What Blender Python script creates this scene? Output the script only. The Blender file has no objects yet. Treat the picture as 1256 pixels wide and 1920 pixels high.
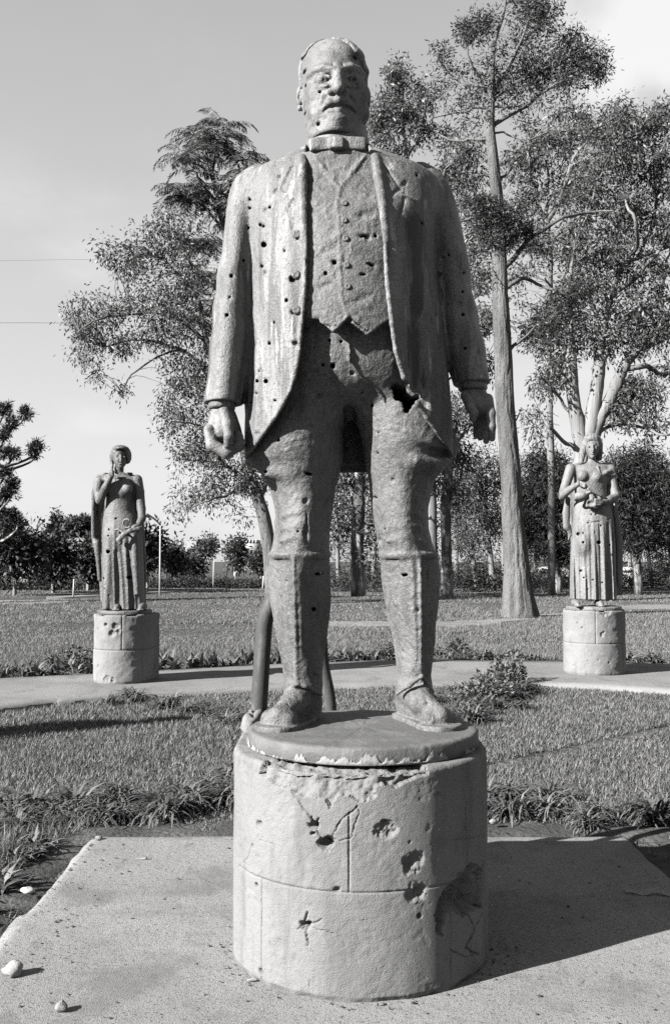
import bpy, math, random
import numpy as np
from mathutils import Vector, Matrix

random.seed(7)
RNG = np.random.default_rng(11)
SC = bpy.context.scene
COL = SC.collection
R = math.radians

# ------------------------------------------------------------------ camera
F = 1867.0                     # focal length in photograph pixels (35 mm lens, 36 mm tall frame)
TH = math.atan(90.0 / F)       # slight upward pitch
EYE = 1.6
cam_d = bpy.data.cameras.new('camera')
cam = bpy.data.objects.new('camera', cam_d); COL.objects.link(cam)
cam_d.sensor_fit = 'VERTICAL'; cam_d.sensor_height = 36.0; cam_d.lens = 35.0
cam_d.clip_end = 3000; cam_d.clip_start = 0.05
cam.location = (0, 0, EYE); cam.rotation_euler = (math.pi / 2 + TH, 0, 0)
SC.camera = cam

# ------------------------------------------------------------------ light
SUN_AZ, SUN_EL = R(31), R(28)          # direction the light travels, from +x towards +y; elevation
sd = Vector((math.cos(SUN_AZ) * math.cos(SUN_EL), math.sin(SUN_AZ) * math.cos(SUN_EL), -math.sin(SUN_EL)))
sun_d = bpy.data.lights.new('sun', 'SUN'); sun_d.energy = 5.0; sun_d.angle = R(0.5); sun_d.color = (1, 0.99, 0.975)
sun = bpy.data.objects.new('sun', sun_d); COL.objects.link(sun)
sun.rotation_euler = sd.to_track_quat('-Z', 'Y').to_euler(); sun.location = (-10, -10, 12)

w = bpy.data.worlds.new('World'); SC.world = w; w.use_nodes = True
nt = w.node_tree; nt.nodes.clear(); N = nt.nodes.new; L = nt.links.new
out = N('ShaderNodeOutputWorld'); bg = N('ShaderNodeBackground'); bg.inputs['Strength'].default_value = 0.0292
sky = N('ShaderNodeTexSky'); sky.sky_type = 'NISHITA'; sky.sun_disc = False
sky.sun_elevation = SUN_EL
sky.sun_rotation = math.atan2(-sd.x, -sd.y)
sky.air_density = 1.0; sky.dust_density = 1.5; sky.ozone_density = 1.0
# black-and-white film behind a yellow filter: one grey value from the sky's colour
sep = N('ShaderNodeSeparateColor'); L(sky.outputs[0], sep.inputs[0])
def wmath(op, a, b=None, c=None):
    m = N('ShaderNodeMath'); m.operation = op
    for i, v in enumerate((a, b, c)):
        if v is None: continue
        if isinstance(v, (int, float)): m.inputs[i].default_value = v
        else: L(v, m.inputs[i])
    return m.outputs[0]
tc = N('ShaderNodeTexCoord'); sx = N('ShaderNodeSeparateXYZ'); L(tc.outputs['Generated'], sx.inputs[0])
gray = wmath('ADD', wmath('MULTIPLY', sep.outputs[0], 0.55), wmath('MULTIPLY', sep.outputs[1], 0.45))
# bright haze low down, thinning out with height
zp = wmath('MAXIMUM', sx.outputs[2], 0.0)
hz = wmath('POWER', 2.718, wmath('MULTIPLY', wmath('ADD', wmath('MULTIPLY', zp, 0.2), wmath('MULTIPLY', wmath('MULTIPLY', zp, zp), 1.0)), -1.0))
gray = wmath('ADD', wmath('MULTIPLY', gray, 0.5), wmath('MULTIPLY', hz, 4.05))
zc = wmath('ADD', wmath('MAXIMUM', sx.outputs[2], 0.0), 0.10)
cx = wmath('DIVIDE', sx.outputs[0], zc); cy = wmath('DIVIDE', sx.outputs[1], zc)
cmb = N('ShaderNodeCombineXYZ'); L(cx, cmb.inputs[0]); L(cy, cmb.inputs[1])
mp = N('ShaderNodeMapping'); mp.inputs['Location'].default_value = (0.35, 3.1, 0); mp.inputs['Scale'].default_value = (0.7, 0.5, 1)
L(cmb.outputs[0], mp.inputs[0])
no = N('ShaderNodeTexNoise'); no.inputs['Scale'].default_value = 0.9; no.inputs['Detail'].default_value = 7; no.inputs['Roughness'].default_value = 0.55
L(mp.outputs[0], no.inputs['Vector'])
mr = N('ShaderNodeMapRange'); mr.interpolation_type = 'SMOOTHSTEP'
mr.inputs['From Min'].default_value = 0.50; mr.inputs['From Max'].default_value = 0.72
L(no.outputs[0], mr.inputs['Value'])
# one bank of cloud standing high to the right
cl = Vector((0.315, 0.86, 0.50)).normalized()
dp = N('ShaderNodeVectorMath'); dp.operation = 'DOT_PRODUCT'; L(tc.outputs['Generated'], dp.inputs[0]); dp.inputs[1].default_value = cl
bank = N('ShaderNodeMapRange'); bank.interpolation_type = 'SMOOTHSTEP'
bank.inputs['From Min'].default_value = math.cos(R(8.5)); bank.inputs['From Max'].default_value = math.cos(R(2.5))
nb = N('ShaderNodeTexNoise'); nb.inputs['Scale'].default_value = 7; nb.inputs['Detail'].default_value = 6; L(tc.outputs['Generated'], nb.inputs['Vector'])
L(wmath('ADD', dp.outputs['Value'], wmath('MULTIPLY', wmath('SUBTRACT', nb.outputs[0], 0.5), 0.035)), bank.inputs['Value'])
cover = wmath('MINIMUM', wmath('ADD', wmath('MULTIPLY', mr.outputs[0], 0.6), wmath('MULTIPLY', bank.outputs[0], 0.85)), 1.0)
mixf = N('ShaderNodeMix'); mixf.data_type = 'FLOAT'
L(cover, mixf.inputs[0]); L(gray, mixf.inputs[2])
CLOUD = mixf.inputs[3]; CLOUD.default_value = 6.9
L(mixf.outputs[0], bg.inputs['Color']); L(bg.outputs[0], out.inputs['Surface'])

SC.view_settings.view_transform = 'Standard'; SC.view_settings.look = 'None'
SC.view_settings.exposure = 2.3; SC.view_settings.gamma = 1.0; SC.view_settings.use_curve_mapping = False
SC.render.engine = 'CYCLES'
SC.cycles.max_bounces = 6; SC.cycles.diffuse_bounces = 3; SC.cycles.glossy_bounces = 2; SC.cycles.transparent_max_bounces = 4
SC.cycles.use_denoising = False; SC.cycles.sample_clamp_indirect = 2.0; SC.cycles.caustics_reflective = False; SC.cycles.caustics_refractive = False

# ------------------------------------------------------------------ measuring helpers
CT, ST = math.cos(TH), math.sin(TH)
def P(px, py, d):
    """world point at distance d (along +y) seen at photograph position (px, py)"""
    vx = px - 628.0; vu = 960.0 - py
    dy = F * CT - vu * ST; dz = F * ST + vu * CT
    t = d / dy
    return np.array((vx * t, d, EYE + dz * t))
def G(px, py, z=0.0):
    vx = px - 628.0; vu = 960.0 - py
    dy = F * CT - vu * ST; dz = F * ST + vu * CT
    t = (z - EYE) / dz
    return np.array((vx * t, dy * t, z))

# ------------------------------------------------------------------ objects
def tag(o, label=None, cat=None, group=None, kind=None):
    if label: o['label'] = label
    if cat: o['category'] = cat
    if group: o['group'] = group
    if kind: o['kind'] = kind
    return o
def thing(name, label, cat, loc, group=None):
    o = bpy.data.objects.new(name, None); COL.objects.link(o); o.location = loc; o.empty_display_size = 0.2
    return tag(o, label, cat, group)
def mesh_np(name, V, quads=None, tris=None, mat=None, parent=None, smooth=True, origin=None):
    """link one mesh object built from arrays; V in world space, stored about origin"""
    V = np.asarray(V, np.float32)
    if origin is None: origin = (0, 0, 0)
    V = V - np.asarray(origin, np.float32)
    nq = 0 if quads is None else len(quads); ntri = 0 if tris is None else len(tris)
    me = bpy.data.meshes.new(name)
    me.vertices.add(len(V)); me.vertices.foreach_set('co', V.ravel())
    me.loops.add(nq * 4 + ntri * 3); me.polygons.add(nq + ntri)
    li = []; ls = []; 
    if nq: li.append(np.asarray(quads, np.int32).ravel()); ls.append(np.arange(nq, dtype=np.int32) * 4)
    if ntri: li.append(np.asarray(tris, np.int32).ravel()); ls.append(nq * 4 + np.arange(ntri, dtype=np.int32) * 3)
    me.loops.foreach_set('vertex_index', np.concatenate(li))
    me.polygons.foreach_set('loop_start', np.concatenate(ls))
    me.update(calc_edges=True)
    if smooth: me.polygons.foreach_set('use_smooth', np.ones(nq + ntri, bool))
    me.validate()
    if mat: me.materials.append(mat)
    o = bpy.data.objects.new(name, me); COL.objects.link(o)
    if parent is not None: o.parent = parent
    else: o.location = origin
    return o

class MB:
    """collects tubes, boxes and leaf faces for one mesh"""
    def __init__(s): s.V = []; s.Q = []; s.T = []; s.n = 0
    def add(s, V, Q=None, T=None):
        V = np.asarray(V, np.float32).reshape(-1, 3)
        if Q is not None and len(Q): s.Q.append(np.asarray(Q, np.int64) + s.n)
        if T is not None and len(T): s.T.append(np.asarray(T, np.int64) + s.n)
        s.V.append(V); s.n += len(V)
    def tube(s, pts, rad, sides=8, jit=0.0, caps=True, furrow=0.0):
        pts = np.asarray(pts, float); n = len(pts); rad = np.broadcast_to(np.asarray(rad, float), (n,))
        tg = np.gradient(pts, axis=0); tg /= np.linalg.norm(tg, axis=1)[:, None] + 1e-9
        ref = np.array((0.0, 1.0, 0.0)) if abs(tg[0][1]) < 0.8 else np.array((1.0, 0, 0))
        a = ref - (tg @ ref)[:, None] * tg; a /= np.linalg.norm(a, axis=1)[:, None] + 1e-9
        b = np.cross(tg, a)
        an = np.arange(sides) * 2 * math.pi / sides
        rr = rad[:, None] * (1 + (jit * RNG.standard_normal((n, sides)) if jit else 0))
        if furrow:
            ln = np.concatenate(((0,), np.cumsum(np.linalg.norm(np.diff(pts, axis=0), axis=1))))[:, None]
            fx, fy = np.cos(an)[None], np.sin(an)[None]; f1 = np.abs(fbm(fx * 5 + .4 * ln, fy * 5, ln * .9, 17, 3)); f2 = fbm(fx * 2.5, fy * 2.5, ln * 2.2, 18, 4)
            rr = rr * (1 + furrow * (.9 - 2.2 * np.clip(.35 - f1, 0, .35) / .35 + .5 * f2))
        ring = pts[:, None, :] + (np.cos(an)[None, :, None] * a[:, None, :] + np.sin(an)[None, :, None] * b[:, None, :]) * rr[..., None]
        i = np.arange(n - 1)[:, None] * sides; k = np.arange(sides)[None, :]; k2 = (k + 1) % sides
        Q = np.stack((i + k, i + k2, i + sides + k2, i + sides + k), -1).reshape(-1, 4)
        T = None
        V = ring.reshape(-1, 3)
        if caps:
            V = np.concatenate((V, pts[:1], pts[-1:])); c0 = n * sides; k = np.arange(sides); k2 = (k + 1) % sides
            T = np.concatenate((np.stack((np.full(sides, c0), k2, k), -1), np.stack((np.full(sides, c0 + 1), (n - 1) * sides + k, (n - 1) * sides + k2), -1)))
        s.add(V, Q, T)
    def box(s, lo, hi, rz=0, c=None):
        lo = np.asarray(lo, float); hi = np.asarray(hi, float)
        V = np.array([[(lo, hi)[(i >> 0) & 1][0], (lo, hi)[(i >> 1) & 1][1], (lo, hi)[(i >> 2) & 1][2]] for i in range(8)])
        if rz:
            c0 = (lo + hi) / 2 if c is None else np.asarray(c); ca, sa = math.cos(rz), math.sin(rz)
            d = V - c0; V = np.stack((d[:, 0] * ca - d[:, 1] * sa, d[:, 0] * sa + d[:, 1] * ca, d[:, 2]), -1) + c0
        s.add(V, [(0, 2, 3, 1), (4, 5, 7, 6), (0, 1, 5, 4), (2, 6, 7, 3), (0, 4, 6, 2), (1, 3, 7, 5)])
    def leaves(s, C, D, Ln, W, side=None):
        n = len(C)
        if n == 0: return
        Ln = np.broadcast_to(Ln, (n,))[:, None]; W = np.broadcast_to(W, (n,))[:, None]
        if side is None: side = RNG.standard_normal((n, 3))
        side = np.cross(D, side); side /= np.linalg.norm(side, axis=1)[:, None] + 1e-9
        V = np.stack((C, C + D * Ln * .45 + side * W, C + D * Ln, C + D * Ln * .45 - side * W), 1).reshape(-1, 3)
        s.add(V, np.arange(n * 4).reshape(n, 4))
    def blades(s, C, D, Ln, W):
        """single-triangle blades"""
        n = len(C); Ln = np.broadcast_to(Ln, (n,))[:, None]; W = np.broadcast_to(W, (n,))[:, None]
        an = RNG.uniform(0, 2 * math.pi, n); side = np.stack((np.cos(an), np.sin(an), np.zeros(n)), -1)
        V = np.stack((C - side * W, C + side * W, C + D * Ln), 1).reshape(-1, 3)
        s.add(V, None, np.arange(n * 3).reshape(n, 3))
    def build(s, name, mat, parent=None, smooth=True, origin=None):
        V = np.concatenate(s.V)
        Q = np.concatenate(s.Q) if s.Q else None; T = np.concatenate(s.T) if s.T else None
        return mesh_np(name, V, Q, T, mat, parent, smooth, origin)

def unit(v):
    v = np.asarray(v, float); return v / (np.linalg.norm(v, axis=-1, keepdims=True) + 1e-9)
def smooth_path(pts, n=24):
    """Catmull-Rom through pts"""
    p = np.asarray(pts, float)
    if len(p) < 3:
        t = np.linspace(0, 1, n)[:, None]; return p[0] * (1 - t) + p[-1] * t
    q = np.concatenate((2 * p[:1] - p[1:2], p, 2 * p[-1:] - p[-2:-1]))
    m = len(p) - 1; u = np.linspace(0, m - 1e-6, n); i = u.astype(int); t = (u - i)[:, None]
    a, b, c, d = q[i], q[i + 1], q[i + 2], q[i + 3]
    return 0.5 * (2 * b + (c - a) * t + (2 * a - 5 * b + 4 * c - d) * t ** 2 + (3 * b - 3 * c + d - a) * t ** 3)

def hashn(i, j, k, s):
    h = (i.astype(np.int64) * 73856093) ^ (j.astype(np.int64) * 19349663) ^ (k.astype(np.int64) * 83492791) ^ (s * 2654435761)
    h = (h ^ (h >> 13)) * 1274126177; h &= 0x7fffffff; h ^= h >> 16
    return ((h & 0xffff) / 32767.5 - 1.0).astype(np.float32)
def vnoise(x, y, z, s=0):
    x, y, z = np.broadcast_arrays(x, y, z)
    xi, yi, zi = np.floor(x), np.floor(y), np.floor(z); fx, fy, fz = x - xi, y - yi, z - zi
    fx, fy, fz = (f * f * (3 - 2 * f) for f in (fx, fy, fz))
    r = 0
    for a in (0, 1):
        for b in (0, 1):
            for c in (0, 1):
                r = r + hashn(xi + a, yi + b, zi + c, s) * (fx if a else 1 - fx) * (fy if b else 1 - fy) * (fz if c else 1 - fz)
    return r
def fbm(x, y, z, s=0, o=4, g=.5):
    r = 0; a = 1.0
    for i in range(o): r = r + a * vnoise(x * 2 ** i, y * 2 ** i, z * 2 ** i, s + i * 7); a *= g
    return r

# ------------------------------------------------------------------ materials (black-and-white place: every colour a neutral grey)
KA = .785        # overall darkening of all the material greys, matched to the film's contrast
def make_mat(name, base, layers=(), bumps=(), rough=.85, spec=.3, island=None, translucent=0, metal=0, stain=None):
    """layers: (kind, scale, stretch, lo, hi, value, amount[, detail]); bumps: (kind, scale, stretch, distance[, detail])"""
    m = bpy.data.materials.new(name); m.use_nodes = True; t = m.node_tree; t.nodes.clear(); N = t.nodes.new; L = t.links.new
    out = N('ShaderNodeOutputMaterial'); bs = N('ShaderNodeBsdfPrincipled')
    bs.inputs['Roughness'].default_value = rough; bs.inputs['Specular IOR Level'].default_value = spec; bs.inputs['Metallic'].default_value = metal
    tc = N('ShaderNodeTexCoord')
    def tex(kind, scale, stretch, detail):
        mp = N('ShaderNodeMapping'); L(tc.outputs['Object'], mp.inputs[0]); mp.inputs['Scale'].default_value = stretch
        mp.inputs['Location'].default_value = (random.random() * 5, random.random() * 5, random.random() * 5)
        if kind == 'noise':
            x = N('ShaderNodeTexNoise'); x.inputs['Detail'].default_value = detail; o = x.outputs[0]; x.inputs['Roughness'].default_value = .6
        elif kind == 'ridge':
            x = N('ShaderNodeTexNoise'); x.noise_type = 'RIDGED_MULTIFRACTAL'; x.inputs['Detail'].default_value = detail; o = x.outputs[0]
        elif kind == 'crack':
            x = N('ShaderNodeTexVoronoi'); x.feature = 'DISTANCE_TO_EDGE'; o = x.outputs['Distance']
        else:
            x = N('ShaderNodeTexVoronoi'); o = x.outputs['Distance']
        x.inputs['Scale'].default_value = scale
        L(mp.outputs[0], x.inputs['Vector']); return o
    val = N('ShaderNodeValue'); val.outputs[0].default_value = base * KA; cur = val.outputs[0]
    if island:
        ge = N('ShaderNodeNewGeometry'); mr = N('ShaderNodeMapRange'); L(ge.outputs['Random Per Island'], mr.inputs[0])
        mr.inputs[3].default_value = island[0] * KA; mr.inputs[4].default_value = island[1] * KA; cur = mr.outputs[0]
    for ly in layers:
        kind, scale, stretch, lo, hi, v, amt = ly[:7]; det = ly[7] if len(ly) > 7 else 5
        mr = N('ShaderNodeMapRange'); mr.interpolation_type = 'SMOOTHSTEP'
        L(tex(kind, scale, stretch, det), mr.inputs[0]); mr.inputs[1].default_value = lo; mr.inputs[2].default_value = hi; mr.inputs[3].default_value = 0; mr.inputs[4].default_value = amt
        mx = N('ShaderNodeMix'); mx.data_type = 'FLOAT'; L(mr.outputs[0], mx.inputs[0]); L(cur, mx.inputs[2]); mx.inputs[3].default_value = v * KA
        cur = mx.outputs[0]
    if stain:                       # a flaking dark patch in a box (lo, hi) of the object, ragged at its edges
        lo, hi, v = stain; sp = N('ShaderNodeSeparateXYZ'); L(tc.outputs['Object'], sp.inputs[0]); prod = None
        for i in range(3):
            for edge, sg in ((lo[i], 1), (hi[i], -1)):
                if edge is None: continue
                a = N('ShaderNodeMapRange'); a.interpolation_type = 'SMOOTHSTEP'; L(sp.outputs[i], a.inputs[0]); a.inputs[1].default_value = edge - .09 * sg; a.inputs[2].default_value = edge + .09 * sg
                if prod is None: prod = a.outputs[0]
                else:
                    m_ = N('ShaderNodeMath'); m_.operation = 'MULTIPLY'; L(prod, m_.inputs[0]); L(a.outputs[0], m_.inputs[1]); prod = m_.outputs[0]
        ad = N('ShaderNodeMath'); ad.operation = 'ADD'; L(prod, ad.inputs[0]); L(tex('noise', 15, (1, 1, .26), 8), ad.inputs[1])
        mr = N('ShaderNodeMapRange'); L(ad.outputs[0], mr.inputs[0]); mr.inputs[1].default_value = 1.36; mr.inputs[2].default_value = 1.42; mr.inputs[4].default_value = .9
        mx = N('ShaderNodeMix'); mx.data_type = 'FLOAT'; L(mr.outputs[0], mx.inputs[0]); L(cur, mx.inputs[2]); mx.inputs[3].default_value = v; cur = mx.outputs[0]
    L(cur, bs.inputs['Base Color'])
    nrm = None
    for bp in bumps:
        kind, scale, stretch, dist = bp[:4]; det = bp[4] if len(bp) > 4 else 4
        b = N('ShaderNodeBump'); b.inputs['Distance'].default_value = dist; b.inputs['Strength'].default_value = 1
        L(tex(kind, scale, stretch, det), b.inputs['Height'])
        if nrm is not None: L(nrm, b.inputs['Normal'])
        nrm = b.outputs[0]
    if nrm is not None: L(nrm, bs.inputs['Normal'])
    sh = bs.outputs[0]
    if translucent:
        tr = N('ShaderNodeBsdfTranslucent'); L(cur, tr.inputs['Color']); ms = N('ShaderNodeMixShader'); ms.inputs[0].default_value = translucent
        L(sh, ms.inputs[1]); L(tr.outputs[0], ms.inputs[2]); sh = ms.outputs[0]
    L(sh, out.inputs['Surface'])
    return m
ONE = (1, 1, 1)
M = {}
M['bronze'] = make_mat('weathered_cast_statue', .10,
    layers=[('noise', 3.0, (1, 1, .35), .42, .62, .18, .8), ('noise', 16, (1, 1, .10), .48, .60, .055, .85), ('noise', 22, (1, 1, .14), .58, .66, .26, .85), ('noise', 70, ONE, .5, .64, .05, .6, 3), ('noise', 120, ONE, .60, .66, .19, .5, 2)],
    bumps=[('noise', 40, (1, 1, .5), .006, 4), ('noise', 140, ONE, .004, 3)], rough=.62, spec=.35)
M['jacket'] = make_mat('weathered_cast_jacket', .10,
    layers=[('noise', 3.0, (1, 1, .35), .44, .60, .155, .85), ('noise', 7, (1, 1, .28), .53, .57, .062, .6, 6), ('noise', 16, (1, 1, .10), .49, .61, .05, .8), ('noise', 22, (1, 1, .14), .58, .66, .26, .85), ('noise', 70, ONE, .5, .64, .05, .6, 3), ('noise', 120, ONE, .60, .66, .19, .5, 2)],
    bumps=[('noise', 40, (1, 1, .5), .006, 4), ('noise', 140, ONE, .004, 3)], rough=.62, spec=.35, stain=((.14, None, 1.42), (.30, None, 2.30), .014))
M['trouser'] = make_mat('crinkled_cast_cloth', .076,
    layers=[('noise', 4, (1, 1, .5), .42, .62, .10, .8), ('noise', 14, (1, 1, .2), .50, .64, .045, .75), ('noise', 45, ONE, .48, .66, .045, .7, 3), ('noise', 100, ONE, .57, .65, .16, .5, 2), ('noise', 3.5, (1, 1, .6), .5, .62, .13, .5)],
    bumps=[('ridge', 30, (1, 1.0, 1.0), .007, 4), ('noise', 110, ONE, .005, 3)], rough=.65, spec=.3)
M['face'] = make_mat('weathered_cast_face', .088,
    layers=[('noise', 6, ONE, .42, .62, .165, .8), ('noise', 40, ONE, .50, .66, .045, .65, 5), ('noise', 12, ONE, .54, .64, .05, .5)],
    bumps=[('noise', 110, ONE, .0042, 4)], rough=.6, spec=.35)
M['stone'] = make_mat('rendered_plinth_stone', .135,
    layers=[('noise', 2.2, (1, 1, .5), .4, .65, .17, .8), ('noise', 9, (1, 1, .16), .52, .68, .10, .6), ('noise', 34, ONE, .56, .70, .095, .45), ('noise', 5, (1, 1, .8), .56, .66, .115, .6)],
    bumps=[('noise', 230, ONE, .0045, 4), ('noise', 30, ONE, .005, 5)], rough=.92, spec=.15)
M['lady'] = make_mat('weathered_cast_figure', .06,
    layers=[('noise', 5, (1, 1, .3), .42, .62, .10, .8), ('noise', 30, ONE, .50, .66, .03, .6)],
    bumps=[('noise', 40, ONE, .01, 3)], rough=.6, spec=.35)
M['lady_pale'] = make_mat('pale_cast_figure', .105,
    layers=[('noise', 5, (1, 1, .3), .42, .62, .155, .8), ('noise', 10, (1, 1, .25), .52, .64, .06, .7), ('noise', 30, ONE, .52, .68, .05, .65)],
    bumps=[('noise', 40, ONE, .01, 3)], rough=.65, spec=.3)
M['slab'] = make_mat('trodden_concrete', .178,
    layers=[('noise', 1.1, ONE, .42, .62, .215, .7), ('noise', 150, ONE, .53, .64, .08, .75, 3), ('noise', 60, ONE, .60, .66, .05, .75, 2), ('noise', 2.2, ONE, .53, .66, .11, .65), ('noise', 7, (1, .5, 1), .56, .68, .10, .5), ('noise', 5, ONE, .58, .72, .12, .5)],
    bumps=[('noise', 190, ONE, .006, 4), ('noise', 12, ONE, .006, 3)], rough=.95, spec=.1)
M['path'] = make_mat('path_concrete', .165,
    layers=[('noise', .8, ONE, .4, .65, .12, .8), ('noise', 3, (1, .5, 1), .54, .68, .09, .6), ('noise', 30, ONE, .54, .66, .10, .6)], bumps=[('noise', 60, ONE, .008, 4)], rough=.95, spec=.1)
M['soil'] = make_mat('damp_soil', .05,
    layers=[('noise', 3, ONE, .45, .65, .10, .7), ('noise', 40, ONE, .52, .68, .03, .7)], bumps=[('noise', 25, ONE, .03, 6)], rough=1, spec=.05)
M['field'] = make_mat('field_ground', .065,
    layers=[('noise', .12, ONE, .45, .6, .09, .7), ('noise', 3, (1, .4, 1), .45, .65, .04, .8)], bumps=[('noise', 8, ONE, .12, 5)], rough=1, spec=.05)
M['track'] = make_mat('dirt_track', .17, layers=[('noise', 1.5, (.4, 1, 1), .42, .62, .12, .8)], bumps=[('noise', 8, ONE, .05, 4)], rough=1, spec=.05)
M['grass'] = make_mat('grass_blades', .1, island=(.02, .21), rough=.6, spec=.25, translucent=.3)
M['field_grass'] = make_mat('field_grass_blades', .1, island=(.05, .20), rough=.7, spec=.2, translucent=.3)
M['strap'] = make_mat('strap_leaves', .08, island=(.022, .14), rough=.6, spec=.25, translucent=.2)
M['leaf'] = make_mat('hanging_leaves', .08, island=(.018, .10), rough=.5, spec=.4, translucent=.3)
M['leaf_dark'] = make_mat('dark_leaves', .04, island=(.008, .03), rough=.6, spec=.25, translucent=.15)
M['leaf_mid'] = make_mat('mid_leaves', .06, island=(.016, .06), rough=.55, spec=.3, translucent=.25)
M['bark_pale'] = make_mat('pale_bark', .125,
    layers=[('noise', 1.2, (1, 1, .25), .45, .6, .17, .7), ('noise', 6, (1, 1, .12), .50, .66, .10, .7)], bumps=[('noise', 7, (1, 1, .12), .05, 4)], rough=.9, spec=.1)
M['bark'] = make_mat('furrowed_bark', .10,
    layers=[('noise', 5, (1, 1, .10), .46, .60, .07, .75), ('noise', 1.3, (1, 1, .4), .45, .6, .16, .5)], bumps=[('noise', 10, (1, 1, .28), .10, 6), ('noise', 30, (1, 1, .5), .04, 4)], rough=.95, spec=.08)
M['bark_dark'] = make_mat('dark_peeling_bark', .07,
    layers=[('noise', 2.2, (1, 1, .35), .50, .58, .26, .8)], bumps=[('noise', 6, (1, 1, .2), .06, 4)], rough=.95, spec=.08)
M['steel'] = make_mat('painted_steel_pipe', .035, layers=[('noise', 30, (1, 1, .3), .52, .68, .09, .6), ('noise', 8, ONE, .5, .65, .03, .5)], bumps=[('noise', 60, ONE, .002)], rough=.7, spec=.25)
M['white'] = make_mat('white_paint', .36, layers=[('noise', 3, ONE, .5, .7, .22, .5)], rough=.6)
M['worn_paint'] = make_mat('worn_pale_paint', .17, layers=[('noise', 60, ONE, .5, .66, .09, .7)], bumps=[('noise', 90, ONE, .003)], rough=.9)
M['wall'] = make_mat('grey_wall', .30, layers=[('noise', 1, ONE, .45, .65, .22, .7)], rough=.9)
M['dark'] = make_mat('dark_glass', .03, rough=.3, spec=.5)
M['wire'] = make_mat('cable', .05, rough=.7)
M['rubble'] = make_mat('broken_plaster', .19, layers=[('noise', 30, ONE, .5, .66, .25, .6)], bumps=[('noise', 60, ONE, .006)], rough=.95)
# ------------------------------------------------------------------ modelling with distance fields (for the cast statues)
f32 = np.float32
class Field:
    def __init__(s, lo, hi, v):
        s.lo = np.array(lo, float); s.v = v
        n = np.ceil((np.array(hi) - s.lo) / v).astype(int) + 1; s.n = n
        s.ax = [(s.lo[i] + v * np.arange(n[i])).astype(f32) for i in range(3)]
        s.f = np.full(n, .3, f32)
    def sl(s, lo, hi, pad):
        a = np.clip(np.floor((np.array(lo) - pad - s.lo) / s.v).astype(int), 0, s.n); b = np.clip(np.ceil((np.array(hi) + pad - s.lo) / s.v).astype(int) + 1, 0, s.n)
        if np.any(b <= a): return None, None
        q = tuple(slice(a[i], b[i]) for i in range(3))
        g = (s.ax[0][q[0]][:, None, None], s.ax[1][q[1]][None, :, None], s.ax[2][q[2]][None, None, :])
        return q, g
    def add(s, prim, k=0.0):
        lo, hi, fn = prim; q, g = s.sl(lo, hi, 3 * s.v + k)
        if q is None: return s
        d = fn(*g).astype(f32); a = s.f[q]
        if k > 0:
            h = np.maximum(k - np.abs(a - d), 0) / k; s.f[q] = np.minimum(a, d) - h * h * k * .25
        else: s.f[q] = np.minimum(a, d)
        return s
    def cut(s, prim, k=0.0):
        lo, hi, fn = prim; q, g = s.sl(lo, hi, 3 * s.v + k)
        if q is None: return s
        d = -fn(*g).astype(f32); a = s.f[q]
        if k > 0:
            h = np.maximum(k - np.abs(a - d), 0) / k; s.f[q] = np.maximum(a, d) + h * h * k * .25
        else: s.f[q] = np.maximum(a, d)
        return s
    def both(s, prim):           # keep only what is inside prim
        lo, hi, fn = prim
        g = (s.ax[0][:, None, None], s.ax[1][None, :, None], s.ax[2][None, None, :])
        s.f = np.maximum(s.f, fn(*g).astype(f32)); return s
    def warp(s, fn):
        g = (s.ax[0][:, None, None], s.ax[1][None, :, None], s.ax[2][None, None, :]); s.f = s.f + fn(*g).astype(f32); return s
    def mesh(s, name, mat, parent, origin):
        V, Q = nets(s.f, s.lo, s.v)
        return mesh_np(name, V, Q, None, mat, parent, True, origin)

def nets(f, lo, v):
    f = f.copy(); f[0] = f[-1] = .1; f[:, 0] = f[:, -1] = .1; f[:, :, 0] = f[:, :, -1] = .1
    ins = f < 0; S = None
    offs = [(a, b, c) for a in (0, 1) for b in (0, 1) for c in (0, 1)]
    nx, ny, nz = f.shape
    S = np.zeros((nx - 1, ny - 1, nz - 1), np.int8)
    for a, b, c in offs: S += ins[a:nx - 1 + a, b:ny - 1 + b, c:nz - 1 + c]
    act = (S > 0) & (S < 8); ii = np.argwhere(act); idx = np.full(act.shape, -1, np.int64); idx[act] = np.arange(len(ii))
    vals = {o: f[ii[:, 0] + o[0], ii[:, 1] + o[1], ii[:, 2] + o[2]] for o in offs}
    acc = np.zeros((len(ii), 3)); cnt = np.zeros(len(ii))
    for o in offs:
        for k in range(3):
            if o[k]: continue
            o2 = list(o); o2[k] = 1; o2 = tuple(o2); a, b = vals[o], vals[o2]; m = (a < 0) != (b < 0)
            t = np.where(m, a / np.where(m, a - b, 1), 0)
            p = np.array(o, float)[None] + 0 * t[:, None]; p[:, k] += t
            acc += p * m[:, None]; cnt += m
    V = np.asarray(lo) + v * (ii + acc / cnt[:, None])
    Q = []
    for k in range(3):
        j, l = (k + 1) % 3, (k + 2) % 3
        sl0 = [slice(1, -1)] * 3; sl0[k] = slice(0, -1); sl1 = list(sl0); sl1[k] = slice(1, None)
        a = ins[tuple(sl0)]; b = ins[tuple(sl1)]; e = np.argwhere(a != b); inside = a[a != b]
        if not len(e): continue
        e[:, j] += 1; e[:, l] += 1
        def cell(dj, dl):
            c = e.copy(); c[:, j] -= dj; c[:, l] -= dl; return idx[c[:, 0], c[:, 1], c[:, 2]]
        q = np.stack((cell(1, 1), cell(0, 1), cell(0, 0), cell(1, 0)), -1)
        q[~inside] = q[~inside][:, ::-1]; Q.append(q)
    return V, np.concatenate(Q)

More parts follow.
